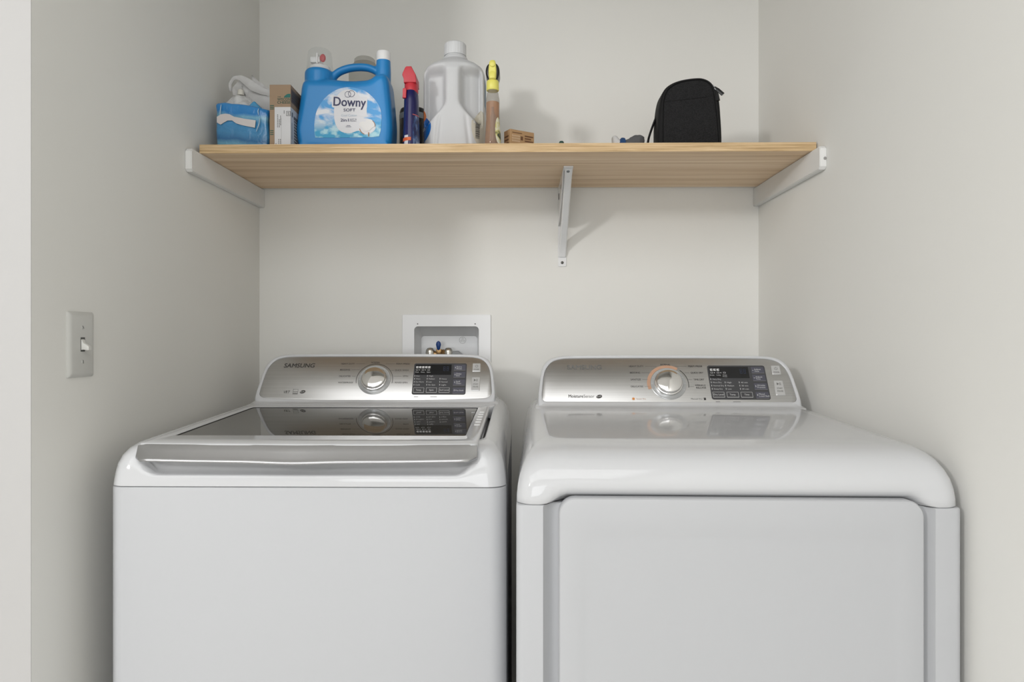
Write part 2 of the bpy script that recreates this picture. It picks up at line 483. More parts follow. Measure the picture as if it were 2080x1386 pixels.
# ------------------------------------------------------------ machines
TILT = R(32)
def console(root, yb, zb, kind):
    """control console; face frame origin at centre bottom, at local (0, yb, zb)"""
    F = Matrix.Translation((0, yb, zb)) @ Matrix.Rotation(R(90) - TILT, 4, 'X')
    lab = [(-0.300, -0.010), (-0.304, 0.004), (-0.3035, 0.03), (-0.3005, 0.06), (-0.2965, 0.09), (-0.290, 0.110), (-0.276, 0.1255), (-0.255, 0.1335), (-0.225, 0.1360), (-0.12, 0.1372), (0, 0.1375)]
    outer = lab + [(-x, y) for x, y in reversed(lab[:-1])]
    pl_ = [(0, 0.0), (-0.10, 0.0012), (-0.2, 0.0042), (-0.270, 0.0075), (-0.2855, 0.0100), (-0.2935, 0.0165), (-0.2950, 0.027), (-0.2925, 0.06), (-0.2885, 0.088), (-0.281, 0.106), (-0.2685, 0.1195), (-0.250, 0.1262), (-0.22, 0.1285), (-0.12, 0.1294), (0, 0.1296)]
    inner = pl_ + [(-x, y) for x, y in reversed(pl_[1:-1])]
    ri = catmull(inner, 4)
    # outer resampled to the same number of points by angle from the centre
    ro_ = catmull(outer, 6, False)
    ro_ = ro_ + [(0.29 - 0.58 * i / 40, -0.010) for i in range(1, 40)]
    def sample(poly_, ang):
        best = None
        c = Vector((0, 0.062)); d = Vector((math.cos(ang), math.sin(ang)))
        for i in range(len(poly_)):
            a = Vector(poly_[i - 1]) - c; b = Vector(poly_[i]) - c
            e = b - a; den = d.x * e.y - d.y * e.x
            if abs(den) < 1e-12: continue
            t = (a.x * e.y - a.y * e.x) / den; u = (a.x * d.y - a.y * d.x) / den
            if t > 0 and -1e-6 <= u <= 1 + 1e-6: best = t if best is None else max(best, t)
        return c + d * best
    ro = [tuple(sample(ro_, math.atan2(p[1] - 0.062, p[0]))) for p in ri]
    def mix(k): return [(a[0] * (1 - k) + b[0] * k, a[1] * (1 - k) + b[1] * k) for a, b in zip(ri, ro)]
    def ring(p, n): return [F @ Vector((x, y, n)) for x, y in p]
    bm = BM()
    rings = [ring(mix(0.0), -0.006), ring(mix(0.0), 0.0014), ring(mix(0.22), 0.0030), ring(mix(0.75), 0.0030), ring(mix(0.94), 0.0012), ring(mix(1.0), -0.0022)]
    back = 0.665
    def pushed(p, y):
        out = []
        for x, h in p:
            v = F @ Vector((x, h, -0.0022)); out.append((v.x, max(y, v.y), v.z))
        return out
    rings.append(pushed(ro, yb + 0.085)); rings.append(pushed(mix(0.93), back)); 
    loft(bm, rings, cap0=False, cap1=True)
    con = obj('console', bm, M['enamel'], root, ang=50)
    # steel fascia
    bm = BM()
    loft(bm, [ring(ri, -0.004), ring([(x * 0.9985, 0.062 + (y - 0.062) * 0.995) for x, y in ri], 0.0008), ring([(x * 0.996, 0.062 + (y - 0.062) * 0.985) for x, y in ri], 0.0012)])
    fas = obj('fascia', bm, M['steel'], root, ang=50)
    n0 = 0.0016
    kx, ky = (-0.0067, 0.0597) if kind == 'W' else (0.0035, 0.0590)
    # dial
    Fk = F @ Matrix.Translation((kx, ky, 0))
    bm = BM()
    lathe(bm, [(0.0420, 0.001), (0.0420, 0.0024), (0.0410, 0.0030), (0.0345, 0.0026)], n=64)
    bm.transform(Fk); dial = obj('dial', bm, M['disc'], root, ang=30)
    bm = BM()
    lathe(bm, [(0.0335, 0.002), (0.0335, 0.0075), (0.0322, 0.0100), (0.0305, 0.0105), (0.0302, 0.0155), (0.0290, 0.0172), (0.0275, 0.0180), (0.020, 0.0196), (0.010, 0.0206), (0.0001, 0.0209)], n=64)
    bm.transform(Fk); kb = obj('knob', bm, M['chrome'], dial, ang=40); kb['label'] = 'chrome knob'
    bm = BM()
    for a in (205, 180, 155, 128, 52, 25, 0, -25):
        A = Fk @ Matrix.Rotation(R(a), 4, 'Z')
        quad(bm, A, 0.0362, -0.0007, 0.0405, 0.0007, 0.0031)
    obj('tick_marks', bm, M['inkw'], dial)
    # control window
    dx = 0.0 if kind == 'W' else 0.0078
    x0, x1, y0, y1 = 0.0925 + dx, 0.2290 + dx * 0.9, 0.0175, 0.1085
    bm = BM()
    pts = rrect((x1 - x0) / 2, (y1 - y0) / 2, 0.005, 4, (x0 + x1) / 2, (y0 + y1) / 2)
    loft(bm, [ring(pts, 0.0), ring(pts, 0.0018)])
    win = obj('control_window', bm, M['lcd'], root, smooth=False)
    bm = BM(); n1 = 0.0021
    quad(bm, F, x0 + 0.0035, 0.0742, x1 - 0.0395, 0.1048, n1)
    scr = obj('display', bm, M['screen'], win, smooth=False)
    bm = BM()
    dxs = x1 - 0.060
    for q in (0, 0.0085):
        for (a, b, c_, d_) in ((0, 0, 0.005, 0.001), (0, 0.006, 0.005, 0.007), (0, 0.012, 0.005, 0.013), (0, 0, 0.001, 0.013), (0.004, 0, 0.005, 0.013)):
            quad(bm, F, dxs + q + a, 0.086 + b, dxs + q + c_, 0.086 + d_, n1 + 0.0002)
    obj('display_digits', bm, M['digit'], scr, smooth=False)
    # printed marks on the window
    bm = BM(); n2 = 0.0025
    ics = 5 if kind == 'W' else 3
    for k in range(ics):
        cx = x0 + 0.0085 + k * 0.0078
        quad(bm, F, cx - 0.0030, 0.0935, cx + 0.0030, 0.0962, n2); quad(bm, F, cx - 0.0030, 0.0972, cx + 0.0030, 0.0996, n2)
        quad(bm, F, cx - 0.0030, 0.0962, cx - 0.0008 + 0.0008 * (k % 3), 0.0972, n2)
    for k, wd_ in enumerate(('Wash', 'Rinse', 'Spin') if kind == 'W' else ('Drying', 'Cooling', 'Wrinkle')):
        cx = x0 + 0.0085 + k * 0.0150
        frame_rect(bm, F, cx - 0.0028, 0.0865, cx + 0.0028, 0.0905, 0.0006, n2)
        text(bm, wd_, F, cx - 0.0048, 0.0806, 0.0098, 0.0030, n=n2)
        if k < 2: poly(bm, F, [(cx + 0.0055, 0.0870), (cx + 0.0085, 0.0885), (cx + 0.0055, 0.0900)], n2)
    if kind == 'D': text(bm, 'Prevent', F, x0 + 0.0337, 0.0768, 0.0098, 0.0028, n=n2)
    rows = (0.0690, 0.0605, 0.0518, 0.0432)
    if kind == 'W':
        cols = ((0, ('Hot', 'Warm', 'Eco Warm', 'Cold')), (0.0325, ('High', 'Medium', 'Low', 'No Spin')), (0.0655, (None, 'Heavy', 'Normal', 'Light')))
        btns = ('Temp.', 'Spin', 'Soil Level')
        side = (('Extra', 'Rinse'), ('Delay', 'End'), ('Self', 'Clean'), ('Pre Soak',))
    else:
        cols = ((0, ('Very Dry', 'More Dry', 'Normal Dry', 'Damp Dry')), (0.0325, (None, 'High', 'Medium', 'Low')), (0.0655, (None, '40 min', '30 min', '20 min')))
        btns = ('Dry Level', 'Temp.', 'Time')
        side = (('Adjust', 'Time'), ('Adjust', 'Time'), ('Wrinkle', 'Prevent'), ('Mixed', 'Load Bell'))
    for cx, items in cols:
        for hy, s in zip(rows, items):
            if not s: continue
            quad(bm, F, x0 + 0.0032 + cx, hy - 0.0002, x0 + 0.0046 + cx, hy + 0.0042, n2)
            text(bm, s, F, x0 + 0.0078 + cx, hy, 0.00235 * len(s) + 0.0015, 0.0036, n=n2)
    for k, s in enumerate(btns):
        bx = x0 + 0.0035 + k * 0.0325
        frame_rect(bm, F, bx, 0.0225, bx + 0.0270, 0.0370, 0.0007, n2)
        quad(bm, F, bx, 0.0225, bx + 0.0270, 0.0237, n2 + 0.0001)
        w_ = min(0.0235, 0.0026 * len(s) + 0.001)
        text(bm, s, F, bx + 0.0135 - w_ / 2, 0.0282, w_, 0.0042, 0.01, n=n2)
    for k, ls in enumerate(side):
        cy = (0.0950, 0.0745, 0.0520, 0.0290)[k]
        bx = x1 - 0.0325
        if kind == 'D' and k < 2:
            s_ = 1 if k == 0 else -1
            poly(bm, F, [(bx + 0.002, cy - 0.001 * s_), (bx + 0.0046, cy - 0.001 * s_), (bx + 0.0033, cy + 0.0018 * s_)][::s_], n2)
        else:
            quad(bm, F, bx + 0.0026, cy - 0.002, bx + 0.0040, cy + 0.003, n2)
        for q, s in enumerate(ls):
            yy = cy + (0.0008 if len(ls) == 2 else -0.0018) - q * 0.0052
            text(bm, s, F, bx + 0.0065, yy, 0.0025 * len(s) + 0.001, 0.0038, 0.008, n=n2)
    obj('window_lettering', bm, M['inkw'], win, smooth=False)['label'] = 'pale printed words and symbols'
    # button pads of the right column
    for cy in (0.0960, 0.0750, 0.0520, 0.0290):
        bm = BM()
        bs = rrect(0.0150, 0.0083, 0.001, 2, x1 - 0.0180, cy - 0.0001)
        loft(bm, [ring(bs, 0.0017), ring(bs, n1 + 0.0001)])
        poly(bm, F, [(x1 - 0.0330, cy - 0.0084), (x1 - 0.0030, cy - 0.0084), (x1 - 0.0030, cy - 0.0078), (x1 - 0.0330, cy - 0.0078)], n1 + 0.0002, 1)
        obj('side_button', bm, [M['lcd2'], M['inkl']], win, smooth=False)
    # power and start buttons
    for nm, (a, b, c_, d_) in (('power_button', (0.2440, 0.0840, 0.2650, 0.1085)), ('start_button', (0.2430, 0.0285, 0.2650, 0.0680))):
        o2 = 0.0 if kind == 'W' else 0.007
        a += o2; c_ += o2
        bm = BM()
        p = rrect((c_ - a) / 2, (d_ - b) / 2, 0.002, 3, (a + c_) / 2, (b + d_) / 2)
        p2 = rrect((c_ - a) / 2 - 0.0014, (d_ - b) / 2 - 0.0014, 0.0015, 3, (a + c_) / 2, (b + d_) / 2)
        loft(bm, [ring(p, 0.0), ring(p, 0.0020), ring(p2, 0.0030)])
        bt = obj(nm, bm, M['btn'], root, ang=25)
        bm = BM(); cx = (a + c_) / 2; n3 = 0.0033
        if nm == 'power_button':
            arc(bm, F, cx, 0.0995, 0.0030, 0.0038, 125, 415, n3, 24); quad(bm, F, cx - 0.0004, 0.0995, cx + 0.0004, 0.1040, n3)
            text(bm, 'POWER', F, cx - 0.0068, 0.0880, 0.0136, 0.0034, 0.01, n=n3)
        else:
            poly(bm, F, [(cx - 0.005, 0.055), (cx + 0.0005, 0.0585), (cx - 0.005, 0.062)], n3)
            quad(bm, F, cx + 0.0012, 0.055, cx + 0.0021, 0.062, n3); quad(bm, F, cx + 0.0034, 0.055, cx + 0.0043, 0.062, n3)
            text(bm, 'START', F, cx - 0.0066, 0.0450, 0.0132, 0.0036, 0.01, n=n3)
            text(bm, 'PAUSE', F, cx - 0.0066, 0.0375, 0.0132, 0.0036, 0.01, n=n3)
        obj('button_lettering', bm, M['inkg'], bt, smooth=False)
    # printing on the steel
    bm = BM(); n4 = 0.0016
    def T(s, x, y, w, h=0.0043, b=0.003, mi=0, sh=0.0): text(bm, s, F, x, y, w, h, b, n=n4, mi=mi, shear=sh)
    def Lf(a, y, b): quad(bm, F, a, y - 0.00025, b, y + 0.00025, n4, 1)
    if kind == 'W':
        T('SAMSUNG', -0.2475, 0.0960, 0.080, 0.0120, 0.022, 0, 0.12)
        T('VRT', -0.2350, 0.0205, 0.016, 0.0080, 0.0, 0, 0.15)
        frame_rect(bm, F, -0.2105, 0.0180, -0.1975, 0.0325, 0.0006, n4, 1); quad(bm, F, -0.2095, 0.0245, -0.1985, 0.0256, n4, 1)
        quad(bm, F, -0.2093, 0.0192, -0.1987, 0.0214, n4, 1)
        for s, x, y, w in (('HEAVY DUTY', -0.0985, 0.1050, 0.035), ('BEDDING', -0.0990, 0.0872, 0.0260), ('DELICATES', -0.0990, 0.0684, 0.0295), ('WATERPROOF', -0.0990, 0.0498, 0.0385),
                           ('PERM PRESS', 0.0450, 0.1050, 0.0350), ('QUICK WASH', 0.0435, 0.0860, 0.0350), ('SPIN', 0.0655, 0.0686, 0.0135), ('RINSE+SPIN', 0.0470, 0.0500, 0.0320)):
            T(s, x, y, w)
        T('NORMAL', -0.0205, 0.1090, 0.0230)
        for a, y, b in ((-0.060, 0.1070, -0.036), (-0.069, 0.0893, -0.048), (-0.066, 0.0705, -0.056), (0.018, 0.1070, 0.041), (0.034, 0.0880, 0.041), (0.042, 0.0705, 0.062), (0.041, 0.0520, 0.0445)): Lf(a, y, b)
        arc(bm, F, kx, ky, 0.0462, 0.0474, -12, 192, n4, 60, 0)
        quad(bm, F, 0.099, 0.0110, 0.110, 0.0122, n4, 1); quad(bm, F, 0.140, 0.0110, 0.157, 0.0122, n4, 1)
        ex, ey = -0.1855, 0.0250
    else:
        T('SAMSUNG', -0.2345, 0.0975, 0.083, 0.0120, 0.022, 2)
        T('Moisture', -0.2330, 0.0215, 0.0345, 0.0078, 0.018); T('Sensor', -0.1975, 0.0215, 0.0250, 0.0078, -0.004)
        for s, x, y, w in (('HEAVY DUTY', -0.0855, 0.1042, 0.0345), ('BEDDING', -0.0845, 0.0866, 0.0240), ('SANITIZE', -0.0845, 0.0680, 0.0240), ('DELICATES', -0.0850, 0.0493, 0.0285),
                           ('PERM PRESS', 0.0555, 0.1045, 0.0335), ('QUICK DRY', 0.0593, 0.0868, 0.0300), ('TIME DRY', 0.0640, 0.0682, 0.0250), ('WRINKLE', 0.0655, 0.0530, 0.0245), ('RELEASE', 0.0675, 0.0465, 0.0230)):
            T(s, x, y, w)
        T('NORMAL', -0.0100, 0.1088, 0.0235)
        for a, y, b in ((-0.047, 0.1063, -0.020), (-0.057, 0.0887, -0.033), (-0.057, 0.0700, -0.043), (-0.053, 0.0515, -0.042), (0.024, 0.1065, 0.052), (0.045, 0.0888, 0.056), (0.051, 0.0702, 0.061), (0.052, 0.0515, 0.063)): Lf(a, y, b)
        arc(bm, F, kx, ky, 0.0415, 0.0500, 58, 198, n4 - 0.0002, 60, 3)
        arc(bm, F, kx, ky, 0.0470, 0.0483, -12, 50, n4, 40, 0)
        arc(bm, F, -0.0815, 0.0190, 0.0001, 0.0030, 0, 360, n4, 16, 4)
        for a in range(0, 360, 45):
            quad(bm, F @ Matrix.Translation((-0.0815, 0.019, 0)) @ Matrix.Rotation(R(a), 4, 'Z'), 0.0034, -0.0004, 0.0047, 0.0004, n4, 4)
        T('Sensor Dry', -0.0750, 0.0172, 0.0225, 0.0036, 0, 3); T('Manual Dry', 0.0520, 0.0175, 0.0265, 0.0036, 0, 1)
        quad(bm, F, 0.0815, 0.0160, 0.0865, 0.0222, n4, 0)
        quad(bm, F, 0.1080, 0.0110, 0.118, 0.0122, n4, 1); quad(bm, F, 0.148, 0.0110, 0.165, 0.0122, n4, 1)
        ex, ey = -0.1610, 0.0245
    Fe = F @ Matrix.Translation((ex, ey, 0)) @ Matrix.Rotation(R(18), 4, 'Z')
    poly(bm, Fe, [(0.0070 * math.cos(2 * PI * i / 24), 0.0045 * math.sin(2 * PI * i / 24)) for i in range(24)], n4, 0)
    obj('fascia_lettering', bm, [M['ink'] if kind == 'D' else M['ink'], M['inkg'], M['inkg'], M['orange'], M['orange2']], fas, smooth=False)
    bm = BM(); text(bm, 'he', Fe, -0.0045, -0.0020, 0.0090, 0.0052, 0.0, n=n4 + 0.0004)
    obj('emblem_lettering', bm, M['btn'], fas, smooth=False)

def ring_cover(bm, hw, depth, cr, levels, levelsA=None, xa=0.27, xb=0.305, slope=0.04, n=10, kx=40):
    """top cover: stacked rounded-rectangle rings; levels (inset_side, inset_front, z); levelsA replaces the front middle"""
    rings = []
    for k, (si, fi, z) in enumerate(levels):
        hx = hw - si; y0 = fi; y1 = depth - min(si, 0.01); r = cr + 0.5 * max(si, 0)
        P_ = []
        for i in range(kx + 1): P_.append((-hx + r + (2 * hx - 2 * r) * i / kx, y0, 1))
        for i in range(1, n): a = R(-90 + 90 * i / n); P_.append((hx - r + r * math.cos(a), y0 + r + r * math.sin(a), 0))
        for i in range(9): P_.append((hx, y0 + r + (y1 - y0 - 2 * r) * i / 8, 0))
        for i in range(1, n): a = R(90 * i / n); P_.append((hx - r + r * math.cos(a), y1 - r + r * math.sin(a), 0))
        for i in range(9): P_.append((hx - r - (2 * hx - 2 * r) * i / 8, y1, 0))
        for i in range(1, n): a = R(90 + 90 * i / n); P_.append((-hx + r + r * math.cos(a), y1 - r + r * math.sin(a), 0))
        for i in range(9): P_.append((-hx, y1 - r - (y1 - y0 - 2 * r) * i / 8, 0))
        for i in range(1, n): a = R(180 + 90 * i / n); P_.append((-hx + r + r * math.cos(a), y0 + r + r * math.sin(a), 0))
        ring_ = []
        for x, y, fr in P_:
            zz = z
            if levelsA is not None and fr:
                w = 1 - sstep(xa, xb, abs(x)); _, fA, zA = levelsA[k]
                y = y * (1 - w) + fA * w; zz = z * (1 - w) + zA * w
            ring_.append((x, y, zz + slope * max(0, y) * sstep(0.93, 0.985, zz)))
        rings.append(ring_)
    return rings

# ---------------------------------- washer
WX, WY = -0.3715, 1.165
WA = empty('washing_machine', (WX, WY, 0)); tag(WA, 'white top-loading washing machine with tinted glass lid, left of the dryer', 'washing machine')
bm = BM()
pl2 = rrect(0.3445, 0.345, [0.028, 0.02, 0.02, 0.028], 8, 0, 0.345)
def body_ring(ins_, z): return [(x * (1 - ins_ / 0.3445), 0.345 + (y - 0.345) * (1 - ins_ / 0.345), z) for x, y in pl2]
loft(bm, [body_ring(0.01, 0.025), body_ring(0, 0.035), body_ring(0, 0.9095), body_ring(0.0006, 0.9115), body_ring(0.002, 0.9125), body_ring(0.012, 0.9125)])
obj('cabinet', bm, M['sheet'], WA, ang=40)
for sx in (-0.29, 0.29):
    for sy in (0.06, 0.62):
        bm = BM(); lathe(bm, [(0.022, 0), (0.022, 0.012), (0.012, 0.014), (0.012, 0.03)], sx, sy, 0, 16)
        obj('foot', bm, M['dark'], WA)
LB = [(0.004, 0.004, 0.9128), (0.0, 0.0, 0.9142), (0.0006, 0.0006, 0.922), (0.002, 0.002, 0.935), (0.0045, 0.0045, 0.950), (0.009, 0.010, 0.963), (0.0155, 0.018, 0.973), (0.0245, 0.028, 0.9795), (0.035, 0.040, 0.9825), (0.0405, 0.048, 0.9825), (0.0415, 0.049, 0.9805), (0.0420, 0.050, 0.958)]
LA = [(0, 0.004, 0.9128), (0, 0.0, 0.9142), (0, 0.0002, 0.922), (0, 0.0006, 0.9295), (0, 0.0018, 0.9324), (0, 0.0045, 0.9334), (0, 0.012, 0.9344), (0, 0.020, 0.9365), (0, 0.026, 0.9415), (0, 0.029, 0.949), (0, 0.030, 0.954), (0, 0.031, 0.958)]
bm = BM()
rg = ring_cover(bm, 0.3445, 0.690, 0.030, LB, LA, 0.262, 0.306)
loft(bm, rg, cap0=False, cap1=True)
obj('top_cover', bm, M['enamel'], WA, ang=60)
# rear deck behind the lid that carries the console
bm = BM()
def deck(ring_list, slope=0.04):
    loft(bm, ring_list)
def dk(hx, y0, z, y1=0.688, r=0.02): return [(x, y, z + 0.04 * y) for x, y in rrect(hx, (y1 - y0) / 2, r, 5, 0, (y0 + y1) / 2)]
deck([dk(0.306, 0.486, 0.955, 0.688), dk(0.306, 0.486, 0.981), dk(0.3055, 0.489, 0.9835), dk(0.305, 0.505, 0.9835, 0.687)])
obj('rear_deck', bm, M['enamel'], WA, ang=50)
bm = BM()
deck([dk(0.3135, 0.510, 0.972, 0.686, 0.03), dk(0.3130, 0.518, 0.9818, 0.682, 0.03), dk(0.3122, 0.525, 0.9830, 0.678, 0.028), dk(0.3112, 0.533, 0.9842, 0.674, 0.025), dk(0.310, 0.541, 0.9855, 0.670, 0.02), dk(0.3065, 0.546, 0.9875, 0.667, 0.016), dk(0.304, 0.550, 0.9905, 0.664, 0.014), dk(0.303, 0.556, 0.9955, 0.664, 0.014)])
obj('console_plinth', bm, M['enamel'], WA, ang=60)
# lid
LID = BM()
def lidr(hx, y0, y1, z, r=0.012): 
    p = []
    for x, y in rrect(hx, (y1 - y0) / 2, r, 6, 0, (y0 + y1) / 2):
        bow = -0.006 * (1 - (x / 0.3) ** 2) * (1 - sstep(y0, y0 + 0.08, y))
        p.append((x, y + bow, z + 0.04 * max(0, y)))
    return p
def dense(p, step=0.02):
    out = []
    for i in range(len(p)):
        a = Vector(p[i]); b = Vector(p[(i + 1) % len(p)]); k = max(1, int((b - a).length / step))
        for j in range(k): out.append(tuple(a.lerp(b, j / k)))
    return out
def dense_n(p, ref):  # same subdivision as ref
    out = []
    for i in range(len(p)):
        a = Vector(p[i]); b = Vector(p[(i + 1) % len(p)]); ra = Vector(ref[i]); rb = Vector(ref[(i + 1) % len(ref)])
        k = max(1, int((rb - ra).length / 0.02))
        for j in range(k): out.append(tuple(a.lerp(b, j / k)))
    return out
def lidflat(hx, y0, y1, r):
    return [(x, y) for x, y in rrect(hx, (y1 - y0) / 2, r, 6, 0, (y0 + y1) / 2)]
ref = lidflat(0.295, 0.012, 0.480, 0.010)
def LR(hx, y0, y1, r, z):
    p = dense_n([(x, y, 0) for x, y in lidflat(hx, y0, y1, r)], [(x, y, 0) for x, y in ref])
    return [(x, y - 0.007 * (1 - (x / 0.3) ** 2) * (1 - sstep(0.03, 0.08, y)), z + 0.04 * y) for x, y, _ in p]
rings = [LR(0.292, 0.016, 0.478, 0.010, 0.962), LR(0.295, 0.012, 0.480, 0.010, 0.966), LR(0.295, 0.010, 0.480, 0.010, 0.984), LR(0.2935, 0.0115, 0.4785, 0.009, 0.9858), LR(0.291, 0.014, 0.476, 0.008, 0.9865),
         LR(0.2695, 0.0825, 0.452, 0.006, 0.9868), LR(0.2685, 0.0835, 0.451, 0.006, 0.9862), LR(0.268, 0.084, 0.4505, 0.006, 0.9838)]
loft(LID, rings)
lid = obj('lid', LID, M['enamel'], WA, ang=40)
bm = BM()
p = [(x, y, 0.9845 + 0.04 * y) for x, y in lidflat(0.2678, 0.0842, 0.4502, 0.006)]
loft(bm, [p, [(x, y, z + 0.0008) for x, y, z in p]])
obj('lid_glass', bm, M['glass'], lid, smooth=False)['label'] = 'dark tinted glass pane'
bm = BM()
def gk_(hx, a, b_, z): return [(x, y, z + 0.04 * y) for x, y in lidflat(hx, a, b_, 0.006)]
loft(bm, [gk_(0.2679, 0.0841, 0.4504, 0.9852), gk_(0.2679, 0.0841, 0.4504, 0.9862), gk_(0.2664, 0.0856, 0.4489, 0.9862), gk_(0.2664, 0.0856, 0.4489, 0.9852)], cap0=False, cap1=False)
obj('recess_shade_line', bm, M['dark'], lid)  # dark border stands in for the shadow of the recess wall
# embossed word plate on the right lid border
bm = BM()
for k in range(6):
    yy = 0.20 + 0.034 * k
    box(bm, 0.276, 0.287, yy, yy + 0.018, 0.9866 + 0.04 * yy, 0.9874 + 0.04 * yy)
obj('embossed_marks', bm, M['plastic'], lid)
# handle bar: swept profile
bm = BM(); rings = []
for i in range(41):
    x = -0.2945 + 0.589 * i / 40
    e = min(1, (0.2945 - abs(x)) / 0.012); e = math.sqrt(max(0.0, 1 - (1 - e) ** 2)) if e < 1 else 1
    bow = -0.0060 * (1 - (x / 0.2945) ** 2) - 0.0030 * math.exp(-((x + 0.02) / 0.05) ** 2)
    dz = -0.0025 * (1 - (x / 0.2945) ** 2) - 0.0015 * math.exp(-((x + 0.02) / 0.05) ** 2)
    k = 0.35 + 0.65 * e
    prof = [(0.0100, 0.9855), (0.0065, 0.9820), (0.0010, 0.9755), (-0.0050, 0.9690), (-0.0092, 0.9648), (-0.0110, 0.9628), (-0.0117, 0.9608), (-0.0108, 0.9590), (-0.0085, 0.9582), (-0.002, 0.9580), (0.022, 0.9595), (0.022, 0.984)]
    rings.append([(x, (y if y > 0.01 else 0.01 - (0.01 - y) * k) + bow, 0.973 + (z - 0.973) * (0.8 + 0.2 * e) + dz * (1 if z < 0.975 else 0.2)) for y, z in prof])
loft(bm, rings)
obj('lid_handle', bm, M['handle'], lid, ang=50)['label'] = 'silver handle bar'
console(WA, 0.550, 1.010, 'W')

# ---------------------------------- dryer
DRX, DRY = 0.333, 1.059
DR = empty('tumble_dryer', (DRX, DRY, 0), -R(1.0)); tag(DR, 'white front-loading dryer with square door, right of the washer', 'dryer')
bm = BM()
HW = 0.3420
half = []
for i in range(7): a = R(180 + 90 * i / 6); half.append((-HW + 0.012 + 0.012 * math.cos(a), 0.012 + 0.012 * math.sin(a)))
for x in (-0.31, -0.300): half.append((x, 0))
for i in range(1, 11):
    t = i / 10; half.append((-0.300 + 0.026 * t, 0.020 * (1 - (1 - t) ** 2.6)))
half.append((-0.2, 0.021)); 
plan = half + [(-x, y) for x, y in reversed(half)] + [(HW, 0.72), (-HW, 0.72)]
def dring(k, z): return [(x * (1 - k / HW), max(y, 0) + (k if y < 0.3 else -k), z) for x, y in plan]
loft(bm, [dring(0.01, 0.025), dring(0, 0.035), dring(0, 0.9055), dring(0.0006, 0.9075), dring(0.002, 0.9085), dring(0.01, 0.9085)])
obj('cabinet', bm, M['sheet'], DR, ang=40)
for sx in (-0.29, 0.29):
    for sy in (0.06, 0.66):
        bm = BM(); lathe(bm, [(0.022, 0), (0.022, 0.012), (0.012, 0.014), (0.012, 0.03)], sx, sy, 0, 16)
        obj('foot', bm, M['dark'], DR)
DB = [(0.012, 0.014, 0.9092), (0.001, 0.001, 0.9092), (0.0, 0.0, 0.9105), (0.0005, 0.0005, 0.922), (0.002, 0.002, 0.936), (0.005, 0.005, 0.950), (0.0095, 0.0115, 0.963), (0.0155, 0.022, 0.975), (0.023, 0.036, 0.984), (0.032, 0.055, 0.9895), (0.045, 0.085, 0.992), (0.06, 0.12, 0.993)]
DA = [(0, 0.040, 0.9092), (0, 0.021, 0.9200), (0, 0.013, 0.9235), (0, 0.0065, 0.9275), (0, 0.0025, 0.936), (0, 0.0045, 0.950), (0, 0.0115, 0.963), (0, 0.022, 0.975), (0, 0.036, 0.984), (0, 0.055, 0.9895), (0, 0.085, 0.992), (0, 0.12, 0.993)]
bm = BM()
rg = ring_cover(bm, HW, 0.72, 0.026, DB, DA, 0.262, 0.302, slope=0.030, kx=60)
loft(bm, rg, cap0=False, cap1=True)
obj('top_cover', bm, M['enamel'], DR, ang=70)
bm = BM()
def dk2(hx, y0, z, y1=0.70, r=0.03): return [(x, y, z + 0.030 * y) for x, y in rrect(hx, (y1 - y0) / 2, r, 6, 0, (y0 + y1) / 2)]
loft(bm, [dk2(0.312, 0.490, 0.975), dk2(0.3118, 0.500, 0.9915), dk2(0.3110, 0.506, 0.9930), dk2(0.3100, 0.513, 0.9938), dk2(0.310, 0.520, 0.9950, 0.69), dk2(0.3065, 0.526, 0.9970, 0.68, 0.02), dk2(0.3045, 0.530, 1.0000, 0.67, 0.015), dk2(0.303, 0.536, 1.0050, 0.67, 0.015)])
obj('console_plinth', bm, M['enamel'], DR, ang=60)
# door
bm = BM()
def door_ring(ins_, y, r): return [(x, y, z) for x, z in rrect(0.2785 - ins_, 0.405 - ins_, r, 10, 0.003, 0.516)]
loft(bm, [door_ring(0.004, 0.021, 0.022), door_ring(0.0005, 0.018, 0.026), door_ring(0.0, 0.0, 0.026), door_ring(0.0006, -0.0026, 0.026), door_ring(0.002, -0.0042, 0.025), door_ring(0.005, -0.0050, 0.024),
          *[[(x * (0.2785 - i_) / 0.2785, y_, 0.516 + (z - 0.516) * (0.405 - i_ - 0.018) / 0.405 - 0.0) for x, y_, z in door_ring(0, yy_, 0.030)] for i_, yy_ in ((0.036, -0.0056), (0.039, -0.0051), (0.046, -0.0050))]])
obj('door', bm, M['sheet'], DR, ang=30)
console(DR, 0.530, 1.010, 'D')

# ------------------------------------------------------------ things on the shelf
def on_shelf(name, x, y, label, cat, rz=0.0, group=None):
    o = empty(name, (x, y, sh_top(y)), rz); return tag(o, label, cat, group)
def mm(pts): return [(a / 1000, b / 1000) for a, b in pts]
FRONT = lambda y: Matrix(((1, 0, 0, 0), (0, 0, -1, y), (0, 1, 0, 0), (0, 0, 0, 1)))   # local frame: x right, y up, z towards -Y

def remeshed(name, bm, m, parent, vox=0.0022, it=6, fac=0.5):
    o = obj(name, bm, m, parent)
    r = o.modifiers.new('remesh', 'REMESH'); r.mode = 'VOXEL'; r.voxel_size = vox; r.use_smooth_shade = True
    s = o.modifiers.new('smooth', 'SMOOTH'); s.iterations = it; s.factor = fac
    return o

